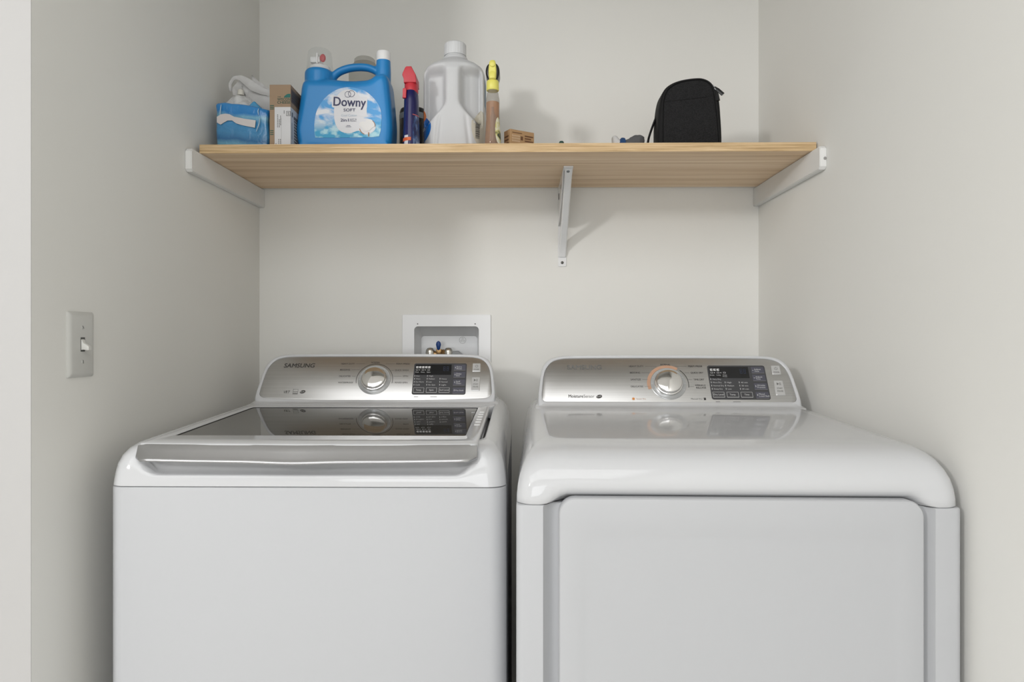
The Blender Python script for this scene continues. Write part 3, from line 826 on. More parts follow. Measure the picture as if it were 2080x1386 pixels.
# --- fabric softener bottle
DO = on_shelf('fabric_softener_bottle', -0.4300, 1.700, 'large blue fabric softener bottle with handle and cloud label', 'bottle')
blue = mat('blue_plastic', (0.018, 0.225, 0.55), 0.30, spec=0.5)
bm = BM()
low = catmull(mm([(-100, 0), (-111, 12), (-117, 45), (-116, 65), (-112, 90), (-107, 125), (-104, 150), (-97, 164), (-80, 168), (-50, 168), (-25, 167), (0, 164), (35, 164), (60, 167), (74, 176), (96, 178), (105, 165), (109, 137), (113, 95), (115, 60), (112, 18), (102, 0)]), 4)
prism(bm, low, -0.046, 0.046, bev=0.020)
lathe(bm, [(0.02, 0.05), (0.032, 0.09), (0.0350, 0.12), (0.0352, 0.178), (0.0350, 0.189), (0.032, 0.1940), (0.025, 0.1960)], -0.0690, 0, 0, 32, sy=1.2)
lathe(bm, [(0.012, 0.10), (0.0180, 0.15), (0.0182, 0.19), (0.0170, 0.2225)], 0.0865, 0, 0, 28)
tube(bm, catmull([(-0.042, 0, 0.160), (-0.036, 0, 0.182), (-0.022, 0, 0.195), (0.000, 0, 0.2030), (0.024, 0, 0.2060), (0.048, 0, 0.2045), (0.068, 0, 0.197), (0.084, 0, 0.184)], 4, False), 0.0088, 14, flat=1.35)
def up(v): return Vector(((-0.4236 + v.x) * 1.025 + 0.4300, v.y, v.z * 1.068))
for v in bm.verts: v.co = up(v.co)
remeshed('bottle_body', bm, blue, DO, 0.0022, 5, 0.5)
white = mat('white_cap_plastic', (0.80, 0.80, 0.80), 0.3)
bm = BM(); lathe(bm, [(0.0150, 0.219), (0.0172, 0.2215), (0.0172, 0.2385), (0.0158, 0.2425), (0.0001, 0.2430)], 0.0865, 0, 0, 28)
obj('spout_cap', bm, white, DO)
bm = BM()
lathe(bm, [(0.026, 0.200), (0.0262, 0.2065), (0.0245, 0.2135), (0.020, 0.2155), (0.0001, 0.2160)], -0.0690, 0, 0, 32)
lathe(bm, [(0.011, 0.2150), (0.011, 0.2240), (0.009, 0.2260)], -0.0720, 0.004, 0, 20)
box(bm, -0.090, -0.066, -0.012, 0.010, 0.222, 0.236, 0.003); box(bm, -0.074, -0.070, -0.016, 0.010, 0.218, 0.243, 0.001)
tap = obj('dispenser_tap', bm, white, DO)
bm = BM(); lathe(bm, [(0.0001, -0.003), (0.009, -0.002), (0.0095, 0.001), (0.007, 0.004), (0.0001, 0.005)], n=20)
bm.transform(Matrix.Translation((-0.0585, -0.012, 0.2315)) @ Matrix.Rotation(R(90), 4, 'X') @ Matrix.Scale(0.75, 4, (1, 0, 0)))
obj('tap_button', bm, mat('red_button', (0.50, 0.04, 0.05), 0.35), tap)['label'] = 'red push button'
def clearmat(name, tint, fac, rough=0.1):
    m = bpy.data.materials.new(name); m.use_nodes = True; nt = m.node_tree
    b = nt.nodes['Principled BSDF']; out = nt.nodes['Material Output']
    b.inputs['Base Color'].default_value = (*tint, 1); b.inputs['Roughness'].default_value = rough
    t = nt.nodes.new('ShaderNodeBsdfTransparent'); t.inputs[0].default_value = (*[min(1, 0.35 + c * 0.7) for c in tint], 1)
    mx = nt.nodes.new('ShaderNodeMixShader'); mx.inputs[0].default_value = fac
    nt.links.new(t.outputs[0], mx.inputs[1]); nt.links.new(b.outputs[0], mx.inputs[2]); nt.links.new(mx.outputs[0], out.inputs[0])
    return m
clear = clearmat('clear_cap_plastic', (0.85, 0.86, 0.86), 0.10, 0.15)
bm = BM(); lathe(bm, [(0.0315, 0.2005), (0.0320, 0.204), (0.0300, 0.222), (0.0285, 0.240), (0.0265, 0.249), (0.022, 0.2535), (0.0001, 0.2550)], -0.0690, 0, 0, 36, cap0=False)
obj('measuring_cap', bm, clear, DO)['label'] = 'clear measuring cap'
# label
sky = mat('sky_print', (0.2, 0.5, 0.8), 0.35)
nt = sky.node_tree; b = nt.nodes['Principled BSDF']
tc = nt.nodes.new('ShaderNodeTexCoord'); mp = nt.nodes.new('ShaderNodeMapping'); mp.inputs['Scale'].default_value = (14, 14, 26)
nz = nt.nodes.new('ShaderNodeTexNoise'); nz.inputs['Scale'].default_value = 1.6; nz.inputs['Detail'].default_value = 4; nz.inputs['Distortion'].default_value = 0.5
cr = nt.nodes.new('ShaderNodeValToRGB'); E = cr.color_ramp.elements
E[0].position = 0.44; E[0].color = (0.075, 0.33, 0.68, 1); E[1].position = 0.60; E[1].color = (0.72, 0.74, 0.78, 1)
nt.links.new(tc.outputs['Object'], mp.inputs[0]); nt.links.new(mp.outputs[0], nz.inputs['Vector']); nt.links.new(nz.outputs['Fac'], cr.inputs[0])
sep = nt.nodes.new('ShaderNodeSeparateXYZ'); nt.links.new(tc.outputs['Object'], sep.inputs[0])
mr = nt.nodes.new('ShaderNodeMapRange'); mr.inputs['From Min'].default_value = 0.080; mr.inputs['From Max'].default_value = 0.045
nt.links.new(sep.outputs['Z'], mr.inputs['Value'])
cr2 = nt.nodes.new('ShaderNodeValToRGB'); E = cr2.color_ramp.elements
E[0].position = 0.45; E[0].color = (0.025, 0.32, 0.56, 1); E[1].position = 0.62; E[1].color = (0.40, 0.66, 0.74, 1)
mp2 = nt.nodes.new('ShaderNodeMapping'); mp2.inputs['Scale'].default_value = (40, 40, 60); nz2 = nt.nodes.new('ShaderNodeTexNoise'); nz2.inputs['Scale'].default_value = 1.2
nt.links.new(tc.outputs['Object'], mp2.inputs[0]); nt.links.new(mp2.outputs[0], nz2.inputs['Vector']); nt.links.new(nz2.outputs['Fac'], cr2.inputs[0])
mix = nt.nodes.new('ShaderNodeMix'); mix.data_type = 'RGBA'
nt.links.new(mr.outputs[0], mix.inputs['Factor']); nt.links.new(cr.outputs[0], mix.inputs[6]); nt.links.new(cr2.outputs[0], mix.inputs[7])
nt.links.new(mix.outputs[2], b.inputs['Base Color'])
lw = mat('label_white', (0.70, 0.70, 0.725), 0.35)
bm = BM()
lp = catmull(mm([(-79, 34), (-81, 62), (-77, 90), (-67, 112), (-48, 134), (-22, 149), (5, 153), (40, 145), (64, 126), (78, 105), (83, 82), (82, 58), (78, 38), (68, 32), (0, 31), (-70, 31)]), 4)
prism(bm, lp, -0.0470, -0.045)
lab = obj('label', bm, sky, DO, smooth=False); lab['label'] = 'printed label with sky and clouds'
lab.location.x = 0.0064
FL = FRONT(-0.0470)
bm = BM()
blob = catmull(mm([(-28, 127), (-16, 142), (2, 148), (19, 143), (31, 128), (38, 118), (39, 90), (39, 78), (52, 76), (66, 66), (68, 52), (58, 42), (42, 38), (27, 47), (4, 41), (-18, 47), (-30, 66), (-33, 95)]), 4)
poly(bm, FL, blob, 0.0003)
ang_ = math.atan2(12, 82)
Fw = FL @ Matrix.Translation((-0.0358, 0.1072, 0)) @ Matrix.Rotation(-0.045, 4, 'Z')
pw = rrect(0.0430, 0.0145, 0.004, 4, 0.0405, 0.0112)
poly(bm, Fw, pw, 0.0004)
poly(bm, FL, rrect(0.0100, 0.012, 0.004, 4, 0.037, 0.0930), 0.0005)
obj('label_panel', bm, lw, lab, smooth=False)['label'] = 'white panel of the label'
navy = mat('navy_ink', (0.025, 0.028, 0.09), 0.4)
bm = BM()
text(bm, 'Downy', Fw, 0.0012, 0.0010, 0.0795, 0.0215, 0.020, n=0.0008, shear=0.0)
text(bm, 'SOFT', FL, -0.0095, 0.0940, 0.0290, 0.0070, 0.02, n=0.0008)
text(bm, '2in1', FL, -0.0170, 0.0695, 0.0200, 0.0070, 0.02, n=0.0008)
text(bm, 'SOFT &', FL, 0.0055, 0.0735, 0.0165, 0.0030, 0.0, n=0.0008); text(bm, 'FRESH', FL, 0.0055, 0.0693, 0.0155, 0.0030, 0.0, n=0.0008)
arc(bm, FL, 0.0010, 0.1355, 0.0066, 0.0076, 0, 360, 0.0008, 30); arc(bm, FL, 0.0098, 0.1372, 0.0070, 0.0080, 0, 360, 0.0009, 30)
quad(bm, FL, -0.002, 0.0592, 0.007, 0.0602, 0.0008); quad(bm, FL, -0.004, 0.0562, 0.009, 0.0572, 0.0008)
obj('label_lettering', bm, navy, lab, smooth=False)
bm = BM(); text(bm, 'Cool Cotton', FL, -0.0150, 0.0820, 0.0380, 0.0052, 0.0, n=0.0008)
obj('scent_lettering', bm, mat('pale_blue_ink', (0.42, 0.52, 0.62), 0.4), lab, smooth=False)
bm = BM()
for cx, cy, r_ in ((0.047, 0.056, 0.0125), (0.058, 0.062, 0.010), (0.038, 0.062, 0.0095), (0.053, 0.068, 0.009)):
    poly(bm, FL, [(cx + r_ * math.cos(2 * PI * i / 28), cy + 0.8 * r_ * math.sin(2 * PI * i / 28)) for i in range(28)], 0.0010 + 0.0001 * r_ * 100, 0)
arc(bm, FL, 0.047, 0.055, 0.0165, 0.0182, 190, 250, 0.0014, 12, 1); arc(bm, FL, 0.050, 0.058, 0.0165, 0.0180, -5, 50, 0.0014, 12, 1); quad(bm, FL, 0.0505, 0.033, 0.0530, 0.043, 0.0014, 1)
obj('cotton_print', bm, [mat('cotton_white', (0.74, 0.73, 0.72), 0.4), mat('cotton_brown', (0.33, 0.16, 0.07), 0.5)], lab, smooth=False)

# --- clear bottle behind the handle
CP = on_shelf('plastic_bottle', -0.4290, 1.860, 'clear plastic bottle standing behind the handle of the blue bottle', 'bottle')
bm = BM(); lathe(bm, [(0.040, 0), (0.0425, 0.004), (0.043, 0.262), (0.042, 0.274), (0.037, 0.284), (0.0305, 0.290), (0.0285, 0.293)], n=40, cap1=False)
obj('bottle_body', bm, clearmat('grey_clear_plastic', (0.62, 0.61, 0.57), 0.10, 0.15), CP)
bm = BM(); lathe(bm, [(0.0288, 0.2920), (0.0290, 0.2935), (0.0280, 0.3025), (0.024, 0.3062), (0.0001, 0.3075)], n=40)
obj('cap', bm, clearmat('grey_clear_cap', (0.66, 0.65, 0.62), 0.18, 0.2), CP)

# --- gallon jug, handle towards the room
JU = on_shelf('plastic_jug', -0.1660, 1.745, 'translucent white gallon jug with moulded handle and screw cap', 'jug')
hdpe = bpy.data.materials.new('translucent_plastic'); hdpe.use_nodes = True
nt = hdpe.node_tree; b = nt.nodes['Principled BSDF']; b.inputs['Base Color'].default_value = (0.82, 0.83, 0.845, 1); b.inputs['Roughness'].default_value = 0.38; b.inputs['Specular IOR Level'].default_value = 0.4
tr = nt.nodes.new('ShaderNodeBsdfTranslucent'); tr.inputs[0].default_value = (0.86, 0.87, 0.88, 1)
tp = nt.nodes.new('ShaderNodeBsdfTransparent'); tp.inputs[0].default_value = (0.9, 0.9, 0.9, 1)
m1 = nt.nodes.new('ShaderNodeMixShader'); m1.inputs[0].default_value = 0.30
m2 = nt.nodes.new('ShaderNodeMixShader'); m2.inputs[0].default_value = 0.07
nt.links.new(b.outputs[0], m1.inputs[1]); nt.links.new(tr.outputs[0], m1.inputs[2]); nt.links.new(m1.outputs[0], m2.inputs[1]); nt.links.new(tp.outputs[0], m2.inputs[2]); nt.links.new(m2.outputs[0], nt.nodes['Material Output'].inputs[0])
def jug_r(z):
    P = [(0, 0.066), (0.006, 0.0725), (0.03, 0.0745), (0.10, 0.0755), (0.18, 0.0755), (0.198, 0.0748), (0.212, 0.070), (0.222, 0.059), (0.230, 0.045), (0.237, 0.034), (0.240, 0.0305)]
    for (a, ra), (c_, rc) in zip(P[:-1], P[1:]):
        if z <= c_: return ra + (rc - ra) * ((z - a) / (c_ - a))
    return P[-1][1]
def jug_pt(th, z, off=0.0):
    r = jug_r(z) + off; e = 0.62 + 0.38 * sstep(0.19, 0.237, z)
    c_, s_ = math.cos(th), math.sin(th)
    x = r * math.copysign(abs(c_) ** e, c_); y = r * math.copysign(abs(s_) ** e, s_)
    if y < 0:
        hw = 0.0165 + 0.055 * sstep(0.125, 0.045, z) ** 1.0
        ax = abs(x)
        mk = sstep(hw - 0.003, hw + 0.010, ax) * (1 - sstep(0.060, 0.073, ax)) * sstep(0.035, 0.075, z) * (1 - sstep(0.185, 0.208, z))
        y += 0.034 * mk * sstep(0, -0.03, y)
        # ribs flaring towards the base
        if z < 0.10:
            rb = 0.030 + 0.012 * (0.10 - z) / 0.10
            y += 0.0035 * math.exp(-((ax - rb) / 0.004) ** 2) * sstep(0.10, 0.07, z)
    return (x, y, z)
bm = BM(); NT = 160
zs = [0, 0.002, 0.006] + [0.006 + 0.003 * i for i in range(1, 78)] + [0.240]
loft(bm, [[jug_pt(2 * PI * i / NT, z) for i in range(NT)] for z in zs], True, False)
lathe(bm, [(0.0305, 0.240), (0.0310, 0.243), (0.0290, 0.246), (0.0270, 0.248)], n=NT, cap0=False, cap1=False)
obj('jug_body', bm, hdpe, JU, ang=80)
bm = BM(); n = 96; rings = []
for z, r_ in ((0.2500, 0.0265), (0.2505, 0.0272), (0.277, 0.0268), (0.2795, 0.0258), (0.2810, 0.0235), (0.2812, 0.0001)):
    rings.append([((r_ + (0.0005 if i % 4 < 2 and 0.25 < z < 0.279 else 0)) * math.cos(2 * PI * i / n), (r_ + (0.0005 if i % 4 < 2 and 0.25 < z < 0.279 else 0)) * math.sin(2 * PI * i / n), z) for i in range(n)])
lathe(bm, [(0.0255, 0.246), (0.0255, 0.2500)], n=32)
loft(bm, rings); obj('cap', bm, mat('jug_cap', (0.68, 0.69, 0.70), 0.4), JU)
def patch(th0, th1, z0, z1, off, nx=14, nz=14, ell=True):
    bm = BM(); g = []
    for j in range(nz + 1):
        v = j / nz; row = []
        wv = math.sqrt(max(0.0004, 1 - (2 * v - 1) ** 2)) if ell else 1
        for i in range(nx + 1):
            u = 0.5 + (i / nx - 0.5) * wv
            row.append(bm.verts.new(jug_pt(th0 + (th1 - th0) * u, z0 + (z1 - z0) * v, off)))
        g.append(row)
    for j in range(nz):
        for i in range(nx): bm.faces.new((g[j][i], g[j][i + 1], g[j + 1][i + 1], g[j + 1][i]))
    return bm
obj('label', patch(R(165), R(237), 0.030, 0.094, 0.0006), mat('jug_label_blue', (0.01, 0.12, 0.42), 0.35), JU)['label'] = 'blue oval label on the left side'
obj('label', patch(R(176), R(216), 0.078, 0.107, 0.0009), mat('jug_label_orange', (0.55, 0.14, 0.03), 0.4), JU)['label'] = 'orange patch above the blue label'
bl = obj('label', patch(R(-64), R(-8), 0.018, 0.107, 0.0006), clearmat('jug_label_back', (0.70, 0.66, 0.56), 0.8, 0.4), JU); bl['label'] = 'pale barcode label on the right side'
obj('label', patch(R(-12), R(28), 0.120, 0.185, 0.0008, ell=False), mat('jug_label_slate', (0.10, 0.20, 0.33), 0.4), JU)['label'] = 'slate blue label on the far right side'
bm = BM()
random.seed(4)
k = 0; z = 0.034
while z < 0.078:
    w = random.choice((0.0008, 0.0012, 0.002)); g = []
    for i in range(4):
        th = R(-54 + 14 * i / 3); g.append([bm.verts.new(jug_pt(th, z, 0.0012)), bm.verts.new(jug_pt(th, z + w, 0.0012))])
    for i in range(3): bm.faces.new((g[i][0], g[i + 1][0], g[i + 1][1], g[i][1]))
    z += w + random.choice((0.0008, 0.0014))
obj('barcode', bm, M['ink'], bl)
bm = BM()
FJ = Matrix.Translation((-0.0700, -0.0490, 0.049)) @ Matrix.Rotation(R(-52), 4, 'Z') @ FRONT(0)
text(bm, '225', FJ, 0.000, 0.004, 0.011, 0.0065, 0.01, n=0.0036, rot=0.25)
obj('label_lettering', bm, M['inkw'], JU, smooth=False)

# --- amber spray bottle with yellow trigger head
YS = on_shelf('spray_bottle', -0.0705, 1.650, 'clear spray bottle of amber liquid with yellow and black trigger head', 'spray bottle')
bpf = [(0.0195, 0.0), (0.0208, 0.003), (0.0200, 0.020), (0.0180, 0.045), (0.0165, 0.070), (0.0163, 0.095), (0.0168, 0.108), (0.0160, 0.118), (0.0145, 0.125), (0.0140, 0.130), (0.0125, 0.1325), (0.0125, 0.140)]
bm = BM(); lathe(bm, bpf, n=36, sy=1.1)
obj('bottle', bm, clearmat('clear_bottle', (0.60, 0.58, 0.55), 0.22, 0.05), YS)
bm = BM(); lathe(bm, [(r_ - 0.0012, z) for r_, z in bpf[:6]] + [(0.0155, 0.108), (0.0150, 0.1085)], n=36, sy=1.1)
am = clearmat('amber_liquid', (0.76, 0.33, 0.08), 0.38, 0.05)
am.node_tree.nodes['Transparent BSDF'].inputs[0].default_value = (0.98, 0.68, 0.36, 1)
obj('liquid', bm, am, YS)['label'] = 'amber liquid'
bm = BM(); tube(bm, [(0, 0.004, 0.008), (0, 0.004, 0.10)], 0.0035, 10)
lathe(bm, [(0.0085, 0.0), (0.0075, 0.06), (0.0065, 0.076), (0.005, 0.080)], 0.001, 0.004, 0.004, 16)
obj('dip_tube', bm, mat('brown_tube', (0.13, 0.07, 0.035), 0.4), YS)
bm = BM()
Fy = Matrix.Translation((0, 0, 0))
g = []
for j in range(13):
    z = 0.006 + 0.066 * j / 12
    r_ = [a for a in bpf if a[1] <= z][-1]; nx_ = [a for a in bpf if a[1] > z][0]
    rr = r_[0] + (nx_[0] - r_[0]) * (z - r_[1]) / (nx_[1] - r_[1]) + 0.0004
    wv = math.sqrt(max(0.001, 1 - (2 * j / 12 - 1) ** 2))
    g.append([bm.verts.new((rr * math.cos(R(-38 + (i / 8 - 0.5) * 62 * wv)), 1.1 * rr * math.sin(R(-38 + (i / 8 - 0.5) * 62 * wv)), z)) for i in range(9)])
for j in range(12):
    for i in range(8): bm.faces.new((g[j][i], g[j][i + 1], g[j + 1][i + 1], g[j + 1][i]))
lm = mat('citrus_label', (0.7, 0.62, 0.30), 0.4); color_noise(lm, (60, 60, 50), [(0.40, (0.05, 0.07, 0.05)), (0.47, (0.60, 0.55, 0.20)), (0.62, (0.78, 0.76, 0.62))])
obj('label', bm, lm, YS)['label'] = 'yellow and green printed label on the right'
yel = mat('yellow_plastic', (0.78, 0.72, 0.16), 0.32); blk = mat('black_plastic', (0.012, 0.012, 0.013), 0.3)
bm = BM(); lathe(bm, [(0.0142, 0.1365), (0.0152, 0.1380), (0.0150, 0.157), (0.0130, 0.1600), (0.008, 0.162)], n=36)
obj('collar', bm, yel, YS)
bm = BM()
hp = catmull(mm([(0, 158), (-9, 160), (-14.5, 168), (-17, 180), (-14.5, 192), (-8, 199), (0, 201), (8, 199), (14.5, 192), (17, 180), (14.5, 168), (9, 160)]), 4)
prism(bm, hp, -0.010, 0.040, bev=0.006)
head = obj('trigger_head', bm, blk, YS); head['label'] = 'black body of the trigger head'
bm = BM()
fp = catmull(mm([(0, 158), (-8, 161), (-9.5, 175), (-9, 188), (-7.5, 198), (-5, 202.5), (0, 203.5), (5, 202.5), (7.5, 198), (9, 188), (9.5, 175), (8, 161)]), 4)
prism(bm, fp, -0.018, 0.045, bev=0.004)
nz_ = obj('nozzle', bm, yel, head); nz_['label'] = 'yellow nozzle'
bm = BM(); lathe(bm, [(0.0065, 0), (0.0065, 0.003), (0.0050, 0.004), (0.002, 0.0042)], n=20); bm.transform(Matrix.Translation((0, -0.0178, 0.1925)) @ Matrix.Rotation(R(90), 4, 'X'))
obj('nozzle_tip', bm, yel, nz_)
bm = BM(); tube(bm, [(0, -0.012, 0.182), (0, -0.016, 0.174), (0, -0.0185, 0.166), (0, -0.018, 0.160)], [0.008, 0.008, 0.008, 0.007], 14, flat=0.4)
obj('trigger', bm, yel, head)

# --- navy spray bottle with red trigger head
NS = on_shelf('spray_bottle', -0.2690, 1.660, 'dark navy spray bottle with red trigger head, right of the blue bottle', 'spray bottle')
nv = mat('navy_plastic', (0.012, 0.012, 0.085), 0.22)
npf = [(0.0190, 0), (0.0205, 0.004), (0.0200, 0.03), (0.0188, 0.06), (0.0182, 0.09), (0.0175, 0.118), (0.0165, 0.133), (0.0145, 0.140)]
bm = BM(); lathe(bm, npf, n=40, sy=1.5); obj('bottle', bm, nv, NS)
def nlab(a0, a1, z0, z1, off, m, name, lbl=None):
    bm = BM(); g = []
    for j in range(13):
        z = z0 + (z1 - z0) * j / 12
        lo = [a for a in npf if a[1] <= z][-1]; hi = [a for a in npf if a[1] > z][0]
        rr = lo[0] + (hi[0] - lo[0]) * (z - lo[1]) / (hi[1] - lo[1]) + off
        g.append([bm.verts.new((rr * math.cos(R(a0 + (a1 - a0) * i / 8)), 1.5 * rr * math.sin(R(a0 + (a1 - a0) * i / 8)), z)) for i in range(9)])
    for j in range(12):
        for i in range(8): bm.faces.new((g[j][i], g[j][i + 1], g[j + 1][i + 1], g[j + 1][i]))
    o = obj(name, bm, m, NS)
    if lbl: o['label'] = lbl
    return o
lbm = mat('blue_photo_print', (0.05, 0.08, 0.2), 0.35); color_noise(lbm, (70, 70, 45), [(0.42, (0.015, 0.02, 0.08)), (0.55, (0.05, 0.10, 0.25)), (0.70, (0.35, 0.42, 0.55))], 5)
nlab(-68, -8, 0.004, 0.078, 0.0004, lbm, 'label', 'blue printed picture label')
nlab(-68, -12, 0.0785, 0.0805, 0.0006, mat('red_stripe_ink', (0.55, 0.12, 0.12), 0.4), 'label_stripe')
nlab(-130, -100, 0.0, 0.030, 0.0004, mat('white_stripe_ink', (0.60, 0.60, 0.65), 0.35), 'label', 'white panel near the base')
nlab(-150, -80, 0.0165, 0.0245, 0.0007, mat('orange_stripe_ink', (0.60, 0.10, 0.02), 0.4), 'label', 'orange cross bar')
red = mat('red_plastic', (0.52, 0.035, 0.05), 0.35)
bm = BM(); lathe(bm, [(0.0155, 0.1370), (0.0166, 0.1385), (0.0166, 0.157), (0.0155, 0.159)], n=36, sy=1.2); obj('collar', bm, red, NS)
bm = BM()
prism(bm, mm([(-15, 157), (-15.5, 166), (-19, 175), (-18, 180), (-12, 193), (-9, 195.5), (3, 195.5), (6, 190), (14, 175), (14.5, 157)]), -0.022, 0.030, bev=0.002)
rh = obj('trigger_head', bm, red, NS, ang=30)
bm = BM(); prism(bm, mm([(-17.5, 119), (-17, 139), (-16, 142), (-9, 142), (-8, 138), (-9, 119)]), -0.026, -0.018, bev=0.0012)
obj('trigger', bm, red, rh)

# --- black canister behind
CN = on_shelf('canister', -0.2930, 1.835, 'dark round canister behind the navy spray bottle', 'canister')
cm = mat('dark_canister_print', (0.02, 0.018, 0.018), 0.3); color_noise(cm, (50, 50, 30), [(0.5, (0.010, 0.009, 0.012)), (0.66, (0.10, 0.075, 0.055))], 4)
bm = BM(); lathe(bm, [(0.0350, 0), (0.0362, 0.003), (0.0362, 0.133), (0.0350, 0.135)], n=36); obj('body', bm, cm, CN)
bm = BM(); lathe(bm, [(0.0366, 0.128), (0.0366, 0.142), (0.0355, 0.144)], n=36); obj('band', bm, mat('grey_band', (0.32, 0.35, 0.38), 0.4), CN)
bm = BM(); lathe(bm, [(0.0355, 0.143), (0.0355, 0.150), (0.0330, 0.157), (0.024, 0.1605), (0.0001, 0.1615)], n=36); obj('lid', bm, blk, CN)

# --- shipping carton
JU.scale = (1.028, 1.0, 1.052); JU.location.x = -0.1705; YS.scale.z = 1.033; NS.scale.z = 1.012
for ch in DO.children:
    if ch.name.split('.')[0] in ('spout_cap', 'dispenser_tap', 'measuring_cap'):
        for me in [ch.data] + [c2.data for c2 in ch.children]:
            for v in me.vertices: v.co = up(v.co) - Vector((0, 0, 0.0085 if v.co.x < 0 else 0.002))
CB = on_shelf('cardboard_box', -0.5776, 1.665, 'tall brown cardboard box with white shipping label, left of the blue bottle', 'box')
kraft = mat('kraft_cardboard', (0.33, 0.235, 0.155), 0.8, bump=(90, 0.1, 0.001))
bm = BM(); box(bm, -0.0255, 0.0255, -0.042, 0.045, 0, 0.1495, 0.0012)
obj('carton', bm, kraft, CB, smooth=False)
FC = FRONT(-0.042); FS = Matrix.Translation((0.0255, 0, 0)) @ Matrix.Rotation(R(90), 4, 'Z') @ FRONT(0)
bm = BM()
quad(bm, FC, -0.0130, 0.0, 0.0255, 0.0955, 0.0004); quad(bm, FS, -0.042, 0.0, 0.043, 0.0955, 0.0004)
pap = obj('shipping_label', bm, mat('label_paper', (0.62, 0.62, 0.63), 0.5), CB, smooth=False); pap['label'] = 'white paper shipping label wrapped round the corner'
bm = BM()
for x, y, w, h in ((-0.0065, 0.047, 0.032, 0.0022), (-0.0025, 0.047, 0.022, 0.0024), (0.0005, 0.052, 0.026, 0.0022), (-0.004, 0.004, 0.016, 0.0022), (0.0, 0.004, 0.018, 0.0026), (-0.0105, 0.006, 0.006, 0.002), (0.009, 0.080, 0.009, 0.0025)):
    for q in range(int(w / 0.004)):
        quad(bm, FC, x, y + q * 0.004, x + h * 0.8, y + q * 0.004 + 0.0028, 0.0006)
frame_rect(bm, FC, 0.0150, 0.074, 0.0252, 0.0855, 0.0012, 0.0006)
text(bm, 'S', FC, 0.0178, 0.0765, 0.005, 0.0065, 0.03, n=0.0006)
quad(bm, FC, 0.003, 0.0, 0.0033, 0.070, 0.0006)
for q in range(9): quad(bm, FS, -0.020, 0.010 + q * 0.007, 0.000 + 0.002 * (q % 3), 0.0145 + q * 0.007, 0.0006)
quad(bm, FS, -0.036, 0.074, -0.028, 0.0855, 0.0006); quad(bm, FS, -0.022, 0.072, 0.010, 0.080, 0.0006)
quad(bm, FS, -0.036, 0.02, -0.033, 0.06, 0.0006)
obj('label_lettering', bm, M['inkg'], pap, smooth=False)
green = mat('green_box_ink', (0.035, 0.10, 0.075), 0.7)
bm = BM()
poly(bm, FC, mm([(9, 118), (11, 122), (15, 125), (19, 127), (25, 127), (25, 118)]), 0.0004, 1)
text(bm, 'THE', FC, -0.006, 0.1185, 0.008, 0.0028, 0, n=0.0005)
text(bm, 'WISCON', FC, -0.0065, 0.1110, 0.0315, 0.0060, 0.01, n=0.0005); text(bm, 'CHEESE', FC, -0.0065, 0.1035, 0.0315, 0.0062, 0.01, n=0.0005)
for q in range(3):
    quad(bm, FC, -0.0240, 0.0900 + q * 0.004, -0.0145, 0.0920 + q * 0.004, 0.0004); quad(bm, FC, -0.0240, 0.029 + q * 0.0045, -0.0155, 0.031 + q * 0.0045, 0.0004)
obj('box_lettering', bm, [green, mat('teal_box_ink', (0.02, 0.14, 0.12), 0.6)], CB, smooth=False)
bm = BM()
quad(bm, FS, -0.040, 0.1080, 0.040, 0.1400, 0.0004); 
sp_ = obj('side_patch', bm, mat('dark_side_patch', (0.14, 0.105, 0.09), 0.7), CB, smooth=False)  # plain darker panel across the upper side face
bm = BM()
for q in range(4): quad(bm, FS, -0.034, 0.112 + q * 0.0065, 0.004 + 0.02 * (q % 2), 0.1155 + q * 0.0065, 0.0006)
obj('print_lines', bm, M['ink'], sp_, smooth=False)

# --- small kraft box
KB = on_shelf('cardboard_box', -0.0287, 1.660, 'small light brown box lying right of the yellow spray bottle', 'box', R(31))
bm = BM(); box(bm, 0.0, 0.069, 0.0, 0.030, 0, 0.0528, 0.0008)
obj('carton', bm, mat('light_kraft', (0.42, 0.26, 0.13), 0.7), KB, smooth=False)
FK = FRONT(0.0); FKL = Matrix.Rotation(R(-90), 4, 'Z') @ FRONT(0)
bm = BM()
text(bm, 'BREEZE', FKL, -0.026, 0.034, 0.020, 0.006, 0.01, n=0.0004) if False else None
for q in range(4): quad(bm, FKL, -0.026, 0.010 + q * 0.0085, -0.006, 0.0135 + q * 0.0085, 0.0004)
quad(bm, FK, 0.030, 0.029, 0.0365, 0.0385, 0.0004)
for q in range(6): quad(bm, FK, 0.0415, 0.008 + q * 0.0062, 0.066 - 0.006 * (q % 3 == 1), 0.0113 + q * 0.0062, 0.0004)
quad(bm, FK, 0.006, 0.0445, 0.034, 0.0465, 0.0004); quad(bm, FK, 0.010, 0.008, 0.016, 0.0105, 0.0004); quad(bm, FK, 0.024, 0.007, 0.032, 0.0095, 0.0004)
obj('box_print', bm, mat('brown_print', (0.14, 0.065, 0.03), 0.6), KB, smooth=False)
bm = BM()
for q in range(3):
    for p_ in range(6): quad(bm, FK, 0.0050 + p_ * 0.0040, 0.0235 + q * 0.0062, 0.0082 + p_ * 0.0040, 0.0275 + q * 0.0062, 0.0004)
obj('box_table_print', bm, mat('pale_print', (0.56, 0.40, 0.26), 0.6), KB, smooth=False)

# --- tiny green cap
GC = on_shelf('bottle_cap', 0.0935, 1.612, 'tiny dark green round cap near the middle of the shelf front', 'cap')
